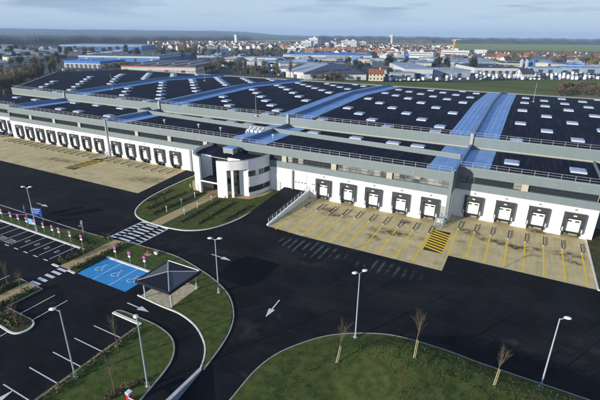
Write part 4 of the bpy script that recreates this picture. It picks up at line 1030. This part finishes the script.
shed('warehouse_shed', 'white block among the houses at upper right', 'shed', (474, 58.5), (486, 58.8), 30, 16, shw, shw, 'flat', 0, ((.3, .4, shg), (.6, .7, shg)), 2)
# the red roofed house
def house(name, label, cat, x, y, rz_, w_, d_, h, wm, rm, full=False, group=None):
    r = thing(name, label, cat, (x, y, .05), rz_, group)
    mb = MB(); mb.box(-w_/2, w_/2, -d_/2, d_/2, 0, h, wm); g = d_*.42
    for s in (-1, 1): mb.face([(s*w_/2, -d_/2, h), (s*w_/2, d_/2, h), (s*w_/2, 0, h+g)], wm)
    mb.build('wall', r)
    mb = MB(); e = .4
    for s in (-1, 1):
        mb.hexa([(-w_/2-e, s*(d_/2+e), h-.3), (w_/2+e, s*(d_/2+e), h-.3), (w_/2+e, 0, h+g), (-w_/2-e, 0, h+g), (-w_/2-e, s*(d_/2+e), h), (w_/2+e, s*(d_/2+e), h), (w_/2+e, 0, h+g+.3), (-w_/2-e, 0, h+g+.3)], rm)
    rf = mb.build('roof', r); mb = MB(); mb.box(w_*.2, w_*.2+.9, -.5, .5, h+g*.5, h+g+1.3, wm); mb.build('chimney', rf)
    if full:
        for z in (1.0, 3.8):
            for k in range(4): x_ = -w_/2+w_*(k+.5)/4; mb = MB(); mb.box(x_-.5, x_+.5, -d_/2-.06, -d_/2, z, z+1.4, wnd); mb.build('window', r)
        for z in (1.0, 3.8):
            for k in (-1, 1): mb = MB(); mb.box(-w_/2-.06, -w_/2, k*d_*.25-.5, k*d_*.25+.5, z, z+1.4, wnd); mb.build('window', r)
    return r
hx, hy = at(374, 81); house('house', 'cream farmhouse with red tiled roof standing at the field edge', 'house', hx, hy+4, .35, 11, 7.5, 5.2, shc, sht, True)
hx, hy = at(524, 79); house('house', 'white gabled house with grey roof among the parked vehicles', 'house', hx, hy, .6, 11, 9, 4.5, shw, shd, True)
# silos
t = thing('silo_tower', 'pair of tall pale silos at right', 'silo', (*at(520.5, 70), .05)); 
mb = MB(); mb.tube((0, 0, 0), (0, 0, 10), 1.8, 1.8, shg, 12); mb.tube((0, 0, 10), (0, 0, 11.2), 1.8, .5, shg, 12); mb.build('silo', t); mb = MB(); mb.tube((5, 2, 0), (5, 2, 9), 1.8, 1.8, shg, 12); mb.tube((5, 2, 9), (5, 2, 10.2), 1.8, .5, shg, 12); mb.build('silo', t)
# water towers, church, cranes
x, y = at(391.5, 45.2); t = thing('water_tower', 'pale flared water tower before the wooded rise', 'water tower', (x, y, 0))
mb = MB(); mb.tube((0, 0, 0), (0, 0, 24), 4.2, 4.2, shc, 14); mb.build('shaft', t); mb = MB(); mb.tube((0, 0, 24), (0, 0, 31), 5, 9, shc, 16); mb.tube((0, 0, 31), (0, 0, 36), 9, 9, shc, 16); mb.build('tank', t)
x, y = at(236.5, 45.5); t = thing('white_tower', 'slim white tower standing over the left part of the town', 'tower', (x, y, 0))
mb = MB(); mb.box(-4, 4, -4, 4, 0, 27, shw); mb.build('shaft', t); mb = MB(); mb.box(-5, 5, -5, 5, 27, 31, shw); mb.build('head', t)
def crane(px, py, h, jib, cm, label):
    x, y = at(px, py); t = thing('tower_crane', label, 'crane', (x, y, 0), .4)
    mb = MB(); s = .8
    for a in (-s, s):
        for b in (-s, s): mb.box(a-.3, a+.3, b-.3, b+.3, 0, h, cm)
    for k in range(int(h/3)): mb.tube((-s, -s, k*3), (s, -s, k*3+3), .25, .25, cm, 4, False); mb.tube((s, s, k*3), (-s, s, k*3+3), .25, .25, cm, 4, False)
    mb.build('mast', t); mb = MB(); mb.box(-jib*.3, jib, -.7, .7, h, h+1.2, cm); mb.build('jib', t); mb = MB(); mb.box(-jib*.3-1, -jib*.2, -1.2, 1.2, h-2, h+1.2, shg); mb.build('counterweight', t); mb = MB(); mb.box(-1.2, 1.2, -2.5, -1.1, h-2.5, h, shw); mb.build('cab', t)
cy_ = col_m('crane yellow', (.60, .38, .05)); cor = col_m('crane orange', (.6, .2, .08))
crane(452.5, 56.5, 27, 10, cy_, 'yellow tower crane at the right end of the town'); crane(335, 48.5, 24, 7, cor, 'orange tower crane among the apartment blocks')
# apartment blocks
def block(px, py, w_, d_, h, label, wm=None):
    x, y = at(px, py); r = thing('apartment_block', label, 'apartment block', (x, y, 0), R_.uniform(-.4, .1))
    wm = wm or shw; mb = MB(); mb.box(-w_/2, w_/2, 0, d_, 0, h, wm); mb.build('wall', r); mb = MB(); mb.box(-w_/2-.3, w_/2+.3, -.3, d_+.3, h, h+.8, shg); mb.box(-3, 3, d_/2-3, d_/2+3, h+.8, h+3, wm); mb.build('roof', r)
    mb = MB()
    for z in range(1, int(h/3)): mb.box(-w_/2+1, w_/2-1, -.12, 0, z*3+.8, z*3+2.0, wnd)
    mb.build('window', r)
for a in ((306, 51.5, 22, 14, 20, 'white apartment tower left of the orange crane'), (313, 51, 24, 14, 26, 'tallest white apartment tower in the middle of the town'), (322, 51, 30, 14, 17, 'wide pale apartment block next to the tallest tower'), (330.5, 51, 26, 14, 18, 'white apartment block just left of the orange crane'), (341, 52, 26, 14, 13, 'cream apartment block just right of the orange crane'),
          (345.5, 50.5, 22, 14, 21, 'left one of two joined white blocks right of the orange crane'), (352, 50.8, 20, 14, 21, 'right one of two joined white blocks right of the orange crane'), (299, 52.5, 40, 14, 11, 'long low white block at the left of the towers'), (362, 45.5, 34, 16, 12, 'white block near the tree line left of the water tower'), (454, 60, 40, 16, 13, 'grey white block beside the yellow crane'), (292, 54, 20, 12, 10, 'small white block left of the towers'), (420, 58.5, 40, 12, 9, 'long white two storey block in the right part of the town'), (395, 57.5, 30, 12, 9, 'pale block between the houses before the water tower')):
    block(*a)

# town houses: eight kinds, placed over the town ground
hw = [('white', (.70, .69, .66)), ('cream', (.55, .47, .36)), ('grey', (.30, .30, .31)), ('pink', (.48, .33, .27))]
hr = [('orange', (.25, .12, .07)), ('brown', (.12, .065, .045)), ('slate', (.07, .08, .10))]
HP = {}
for i, (wn, wc) in enumerate(hw):
    for j, (rn, rc) in enumerate(hr):
        r = thing('town_house', '', 'house'); wm = col_m('wall '+wn, wc); rm = col_m('roof '+rn, rc)
        mb = MB(); mb.box(-6, 6, -4.5, 4.5, 0, 5.5, wm)
        for s in (-1, 1): mb.face([(s*6, -4.5, 5.5), (s*6, 4.5, 5.5), (s*6, 0, 9)], wm)
        for x_ in (-3.5, 0, 3.5):
            for z_ in (1, 3.6): mb.box(x_-.6, x_+.6, -4.56, -4.5, z_, z_+1.2, wnd)
        mb.build('wall', r)
        mb = MB()
        for s in (-1, 1): mb.face([(-6.4, s*5, 5.2), (6.4, s*5, 5.2), (6.4, 0, 9.2), (-6.4, 0, 9.2)][::s], rm)
        mb.box(2, 3, -.5, .5, 8, 10.2, wm); mb.build('roof', r)
        HP[(wn, rn)] = Proto(r)
regs = [((300, 450), (47.5, 57.5), 165), ((150, 300), (44, 51), 75), ((450, 600), (59, 64.5), 58)]
for (xa, xb), (ya, yb), n in regs:
    for k in range(n):
        px = R_.uniform(xa, xb); t_ = R_.random()**.8; py = ya+(yb-ya)*t_+(px-(xa+xb)/2)*.018
        wn = R_.choices([q[0] for q in hw], (6, 3, 2, 1))[0]; rn = R_.choices([q[0] for q in hr], (5, 3, 3))[0] if xa == 300 else R_.choices([q[0] for q in hr], (3, 3, 4))[0]
        where = {300: 'in the middle town', 150: 'in the left town', 450: 'in the right streets'}[xa]
        x, y = at(px, py); s = R_.uniform(.8, 1.35)
        HP[(wn, rn)].put((x, y, 0), R_.uniform(-.5, .5)+R_.choice((0, 1.57)), f'tiny {wn} house with {rn} roof {where}', 'house', f'{wn} houses with {rn} roofs {where}', (s*R_.uniform(.9, 1.3), s, s))

# the mass of still smaller houses behind, past the three hundred built one by one
mb = MB()
for k in range(620):
    reg = R_.choices((0, 1, 2), (6, 3, 1))[0]; xa, xb, ya, yb = ((300, 455, 45.6, 55), (150, 300, 42.6, 48), (450, 600, 58, 61))[reg]
    px = R_.uniform(xa, xb); py = ya+(yb-ya)*R_.random()**1.3+(px-(xa+xb)/2)*.018; x, y = at(px, py); a = R_.uniform(-.5, .5)+R_.choice((0, 1.57)); s_ = R_.uniform(.55, 1.0)
    ca, sa = math.cos(a)*s_, math.sin(a)*s_; T = lambda u, v, z: (x+u*ca-v*sa, y+u*sa+v*ca, z*s_)
    wm = MATS['wall '+R_.choices(('white', 'cream', 'grey', 'pink'), (6, 3, 2, 1))[0]]; rm = MATS['roof '+R_.choices(('orange', 'brown', 'slate'), (5, 3, 3))[0]]
    mb.hexa([T(*p) for p in ((-7,-5,0),(7,-5,0),(7,5,0),(-7,5,0),(-7,-5,6),(7,-5,6),(7,5,6),(-7,5,6))], wm)
    mb.face([T(-7,-5,6), T(7,-5,6), T(7,0,9.5), T(-7,0,9.5)], rm); mb.face([T(7,5,6), T(-7,5,6), T(-7,0,9.5), T(7,0,9.5)], rm)
    for e in (-7, 7): mb.face([T(e,-5,6), T(e,5,6), T(e,0,9.5)], wm)
o = mb.build('town_houses'); o['kind'] = 'stuff'; tag(o, 'dense mass of tiny roofs and pale walls of the far town', 'town')
# small workshops filling the industrial area
WK = {}
for nm, wm, rm in (('white', shw, shl), ('grey', shg, shr), ('blue', shl, shb), ('dark', shd, shd), ('cream', shc, shr)):
    r = thing('workshop', '', 'workshop'); mb = MB(); mb.box(-11, 11, -7, 7, 0, 5, wm)
    mb.build('wall', r); mb = MB(); mb.box(-11.3, 11.3, -7.3, 7.3, 5, 5.5, rm)
    for k in range(4): mb.box(-8+k*4.6, -6.6+k*4.6, -4, 4, 5.5, 5.8, shl)
    mb.build('roof', r)
    for k in (-6, 2): mb = MB(); mb.box(k-1.8, k+1.8, -7.1, -7.0, 0, 3.6, wnd); mb.build('door', r)
    WK[nm] = Proto(r)
for n, xa, xb, ya, yb, sl, where in ((26, 0, 130, 51, 60, 0, 'among the far left sheds'), (20, 205, 300, 56.5, 66, 0, 'in the area before the town'), (24, 300, 450, 59, 66, .02, 'between the middle halls'), (16, 450, 600, 62.5, 72, .02, 'between the halls at right')):
    for k in range(n):
        px = R_.uniform(xa, xb); py = R_.uniform(ya, yb)+(px-xa)*sl; nm = R_.choice(list(WK)); x, y = at(px, py)
        WK[nm].put((x, y, .05), R_.choice((.1, .35, 1.7)), f'low {nm} workshop {where}', 'workshop', f'low {nm} workshops {where}', (R_.uniform(.7, 1.8), R_.uniform(.7, 1.4), R_.uniform(.7, 1.2)))

# vehicles
def car_proto(kind, body):
    r = thing(kind, '', 'car' if kind == 'parked_car' else 'van'); L, W, H_ = (4.4, 1.8, 1.45) if kind == 'parked_car' else (6.0, 2.1, 2.7)
    mb = MB()
    if kind == 'parked_car':
        prof = [(-L/2, .35), (L/2, .35), (L/2, .8), (L*.3, .92), (L*.12, 1.42), (-L*.3, 1.45), (-L*.46, .95), (-L/2, .9)]
    else: prof = [(-L/2, .4), (L/2, .4), (L/2, 1.2), (L*.38, 1.5), (L*.26, 2.6), (-L/2, 2.7)]
    n = len(prof); i = len(mb.v); k = mb.mi(body)
    for y in (-W/2, W/2): mb.v += [(a, y, b) for a, b in prof]
    mb.f.append(tuple(range(i, i+n))); mb.f.append(tuple(range(i+2*n-1, i+n-1, -1))); mb.m += [k, k]
    for q in range(n): mb.f.append((i+q, i+n+q, i+n+(q+1) % n, i+(q+1) % n)); mb.m.append(k)
    mb.build('body', r)
    mb = MB()
    if kind == 'parked_car': mb.box(-L*.3, L*.1, -W/2-.01, W/2+.01, .98, 1.32, wnd); mb.hexa([(L*.14, -.8, .98), (L*.3, -.8, .96), (L*.3, .8, .96), (L*.14, .8, .98), (L*.125, -.75, 1.36), (L*.16, -.75, 1.36), (L*.16, .75, 1.36), (L*.125, .75, 1.36)], wnd)
    else: mb.box(L*.2, L*.33, -W/2-.01, W/2+.01, 1.5, 2.1, wnd)
    mb.build('window', r)
    for sx_ in (-.32, .32):
        for sy in (-1, 1): mb = MB(); mb.tube((L*sx_, sy*(W/2-.2), .33), (L*sx_, sy*(W/2+.01), .33), .33, .33, black, 10); mb.build('wheel', r)
    return Proto(r)
CP = {}
for nm, c in (('white', (.55, .57, .60)), ('silver', (.35, .37, .39)), ('dark', (.03, .035, .045)), ('blue', (.04, .12, .38)), ('red', (.45, .03, .03))):
    mt_ = col_m('car '+nm, c, rough=.3, spec=.5); CP[('car', nm)] = car_proto('parked_car', mt_)
    if nm in ('white', 'blue'): CP[('van', nm)] = car_proto('parked_van', mt_)
def cars(x0, x1, y0, y1, rows, n, van, where, wts=(7, 3, 3, 1.5, .8)):
    for r in range(rows):
        for k in range(n):
            if R_.random() < .16: continue
            px = x0+(x1-x0)*(k+.5)/n+R_.uniform(-.3, .3); py = y0+(y1-y0)*(r+.5)/rows+R_.uniform(-.25, .25)
            nm = R_.choices(('white', 'silver', 'dark', 'blue', 'red'), wts)[0]; kd = 'van' if nm in ('white', 'blue') and R_.random() < van else 'car'
            x, y = at(px, py); CP[(kd, nm)].put((x, y, .06), 1.25+R_.uniform(-.12, .12), f'small {nm} {kd} parked {where}', kd, f'{nm} {kd}s parked {where}')
cars(446, 604, 72.6, 80.4, 6, 38, .4, 'in the crowded lot beyond the right field', (10, 5, 4, 2, .5))
cars(250, 300, 66, 72, 3, 14, .2, 'behind the middle trees')
cars(212, 250, 65, 69, 2, 9, .2, 'left of the middle poplar')
cars(385, 450, 80.3, 81.3, 1, 14, .4, 'at the near field edge')
cars(310, 360, 60.5, 64, 2, 16, .2, 'between the middle halls')
cars(60, 100, 71.5, 74, 2, 9, .3, 'behind the left end of the hall', (5, 2, 2, 4, 5))

# bare winter trees beyond the hall
def tree_proto(kind, seed):
    rnd = random.Random(seed); r = thing(kind, '', 'tree'); H_ = 10
    mb = MB(); mb.tube((0, 0, 0), (0, 0, H_*.35), .28, .2, bark, 6)
    if kind != 'evergreen_tree': 
        for k in range(7):
            a = rnd.uniform(0, 6.28); mb.tube((0, 0, H_*.3), (math.cos(a)*(1 if kind == 'poplar_tree' else 2.2), math.sin(a)*(1 if kind == 'poplar_tree' else 2.2), H_*rnd.uniform(.6, .9)), .12, .03, bark, 4, False)
    mb.build('trunk', r); mb = MB()
    if kind == 'bare_tree': sz, n, z0, hh, rr, mats = .30, 1500, 2.2, 8.0, 3.6, [twig, twig, twig2]
    elif kind == 'poplar_tree': sz, n, z0, hh, rr, mats = .28, 1100, 1.2, 13, 1.35, [twig2, twig, twig2]
    elif kind == 'olive_tree': sz, n, z0, hh, rr, mats = .30, 1400, 1.0, 7.5, 3.3, [twig2, leafg, twig]
    elif kind == 'ochre_tree': sz, n, z0, hh, rr, mats = .5, 600, 1.5, 7.5, 3.6, [leafy, leafy, twig2]
    elif kind == 'dark_bush': sz, n, z0, hh, rr, mats = .3, 1200, .4, 7, 4.2, [ever, bark, soil]
    else: sz, n, z0, hh, rr, mats = .4, 1000, .8, 9.5, 3.0, [ever, ever, leafg]
    cl = [(rnd.uniform(-.5, .5)*rr, rnd.uniform(-.5, .5)*rr, rnd.uniform(.15, .8)) for _ in range(8)]
    for q, (cx, cy, cz) in enumerate(cl):
        w_ = rr*(.62 if kind != 'poplar_tree' else .8); ch = hh*(.45 if kind != 'poplar_tree' else .55)
        leaf_cloud(mb, cx, cy, z0+cz*(hh-ch), w_, w_, ch, n//8, sz, mats, rnd=rnd)
    for _ in range(160):
        a = rnd.uniform(0, 6.28); e = rnd.uniform(.5, 1.3); p = Vector((math.cos(a)*rr*.5, math.sin(a)*rr*.5, z0+hh*rnd.uniform(.3, .95))); d = Vector((math.cos(a)*.6, math.sin(a)*.6, 1)).normalized()*e
        mb.face([p, p+d, p+Vector((.08, .08, 0))], mats[1])
    mb.build('crown', r); return Proto(r)
TP = {}
for i, kd in enumerate(('bare_tree', 'poplar_tree', 'olive_tree', 'evergreen_tree', 'ochre_tree', 'dark_bush')): TP[kd] = [tree_proto(kd, 100+i*7+q) for q in range(3)]
KN = {'bare_tree': 'bare brown tree', 'poplar_tree': 'tall slim poplar', 'olive_tree': 'olive brown bushy tree', 'evergreen_tree': 'dark evergreen tree', 'ochre_tree': 'ochre coloured tree', 'dark_bush': 'dark leafless bush'}
def tree(px, py, kd, s, where, group=True):
    x, y = at(px, py); ss = s*R_.uniform(.85, 1.2)
    R_.choice(TP[kd]).put((x, y, 0), R_.uniform(0, 6.28), f'{KN[kd]} {where}', 'tree', f'{KN[kd]}s {where}' if group else None, (ss, ss, ss*R_.uniform(.85, 1.15)))
def grove(n, x0, x1, f0, f1, kinds, s, where):
    for k in range(n):
        px = R_.uniform(x0, x1); u = R_.random(); py = f0(px)+(f1(px)-f0(px))*u
        tree(px, py, R_.choice(kinds), s, where)
lin = lambda a, ya, b, yb: (lambda x: ya+(yb-ya)*(x-a)/(b-a))
grove(62, -14, 42, lin(-14, 104, 42, 80), lin(-14, 84, 42, 72), ['bare_tree', 'bare_tree', 'olive_tree'], 1.0, 'in the wood at the left end of the hall')
for px, py, s in ((38.5, 78.5, 1.15), (44, 78, 1.0), (52, 77.5, 1.25), (56, 77.3, 1.1)): tree(px, py, 'poplar_tree', s, 'in the row behind the left roof corner')
grove(20, 60, 125, lambda x: 74, lambda x: 78, ['bare_tree', 'olive_tree'], .55, 'behind the left half of the main roof')
grove(24, 200, 245, lambda x: 66, lambda x: 75, ['bare_tree', 'olive_tree', 'olive_tree'], .95, 'right of the orange striped shed')
grove(26, 245, 300, lambda x: 72, lambda x: 77, ['bare_tree', 'olive_tree', 'evergreen_tree'], .75, 'along the verge behind the roof middle')
for px, py, s in ((245, 74.5, 1.25), (256, 75.5, .85), (264, 76, .95), (277, 77, 1.1), (290.5, 78, 1.0), (219, 58, 1.1)): tree(px, py, 'poplar_tree', s, 'rising over the verge behind the roof middle')
grove(18, 312, 345, lambda x: 79.5, lambda x: 80.6, ['olive_tree', 'bare_tree'], .65, 'before the long white wall in the middle')
for px, py, s in ((347.5, 67.5, 1.3), (316, 66, .8), (320.5, 66, .8), (388.5, 70.5, 1.3), (390, 78.5, 1.0), (406, 68.5, 1.1), (437, 69.5, 1.4), (446.5, 69.5, 1.2), (471, 73.5, 1.5), (447, 70, 1.1)): tree(px, py, 'evergreen_tree', s, 'standing among the halls')
grove(26, 130, 205, lambda x: 55, lambda x: 60.5, ['bare_tree', 'olive_tree', 'evergreen_tree'], 1.25, 'in the belt behind the orange striped shed')
for k in range(10): tree(180+k*2.9, 57.5, 'poplar_tree', 1.2, 'in the pale screen left of the town')
grove(40, 200, 300, lambda x: 53.5, lambda x: 60, ['bare_tree', 'bare_tree', 'olive_tree', 'evergreen_tree'], 1.15, 'in the belt between the halls and the town')
grove(34, 0, 130, lambda x: 50, lambda x: 57, ['bare_tree', 'evergreen_tree', 'olive_tree'], 1.2, 'between the far left sheds')
grove(40, 300, 450, lambda x: 45+x*.01, lambda x: 53+x*.01, ['bare_tree', 'evergreen_tree', 'olive_tree'], 1.0, 'between the town houses')
grove(36, 480, 600, lambda x: 59, lambda x: 66, ['bare_tree', 'olive_tree', 'olive_tree'], 1.3, 'between the houses at right')
for px, py, s in ((591, 70.5, 1.5), (587, 70, 1.2), (596, 70.5, 1.3), (562, 60, 1.6), (566, 60.5, 1.3)): tree(px, py, 'ochre_tree', s, 'at the right edge of the industrial area')
grove(40, 556, 612, lambda x: 86, lambda x: 97, ['dark_bush'], .62, 'in the scrub on the right field')
grove(18, 100, 132, lambda x: 66, lambda x: 72, ['bare_tree', 'olive_tree'], .7, 'between the blue hall and the striped shed')
grove(20, 0, 62, lambda x: 57, lambda x: 67, ['bare_tree', 'olive_tree', 'evergreen_tree'], .9, 'behind the cream hall at left')
grove(26, 300, 480, lambda x: 62+(x-300)*.03, lambda x: 70+(x-300)*.03, ['bare_tree', 'olive_tree', 'evergreen_tree'], .75, 'in the yards between the middle halls')
grove(12, 150, 300, lambda x: 44.5, lambda x: 48, ['bare_tree', 'evergreen_tree'], 1.3, 'at the far left edge of the town')
grove(10, 375, 392, lambda x: 79, lambda x: 81, ['olive_tree', 'evergreen_tree'], .55, 'around the red roofed farmhouse')

# ================================================================== HAZE
hz = MB(); S_ = 14500; hz.box(-S_, S_, -S_, S_, -1.5, 135, None) if False else None
me = bpy.data.meshes.new('haze'); v = [(x, y, z) for z in (-1.5, 135) for x, y in ((-S_, -S_), (S_, -S_), (S_, S_), (-S_, S_))]
me.from_pydata(v, [], [(0,3,2,1), (4,5,6,7), (0,1,5,4), (1,2,6,5), (2,3,7,6), (3,0,4,7)]); me.update()
hm = bpy.data.materials.new('haze air'); hm.use_nodes = True; n = hm.node_tree; n.nodes.remove(n.nodes['Principled BSDF'])
pv = n.nodes.new('ShaderNodeVolumePrincipled'); pv.inputs['Color'].default_value = (.51, .70, .99, 1); pv.inputs['Density'].default_value = .00015; pv.inputs['Anisotropy'].default_value = 0.0
n.links.new(pv.outputs[0], n.nodes['Material Output'].inputs['Volume']); me.materials.append(hm)
ho = bpy.data.objects.new('haze', me); COL.objects.link(ho); ho['kind'] = 'stuff'; tag(ho, 'thin bluish winter haze over the whole plain', 'haze')

for P_ in [p for l in TP.values() for p in l]+list(HP.values())+list(CP.values())+list(WK.values()):
    if not P_.used:
        for o in list(P_.root.children_recursive)+[P_.root]: bpy.data.objects.remove(o)
# ================================================================== labels: say which one of its kind, counted from the left in the photo
def ordw(n): return ORD[n-1] if n <= 20 else f"{n}{'th' if 10 < n % 100 < 14 else {1: 'st', 2: 'nd', 3: 'rd'}.get(n % 10, 'th')}"
by = {}
for o in COL.objects:
    if o.parent is None and o.get('label') and o.get('kind') is None: by.setdefault(o['label'], []).append(o)
for l, os_ in by.items():
    if len(os_) < 2: continue
    os_.sort(key=lambda o: (o.location-cam.location).dot(rt2)/(o.location-cam.location).dot(fw))
    for k, o in enumerate(os_):
        t_ = f'{l}, {ordw(k+1)} from left'
        for a_, b_ in (('small ', ''), ('tiny ', ''), ('the crowded', 'the'), ('orange striped', 'striped'), ('bushy ', ''), ('before the long white', 'before the white'), ('brown ', ''), ('left end of the hall', 'left hall end'), ('over the verge ', '')):
            if len(t_.split()) > 16: t_ = t_.replace(a_, b_, 1)
        o['label'] = t_
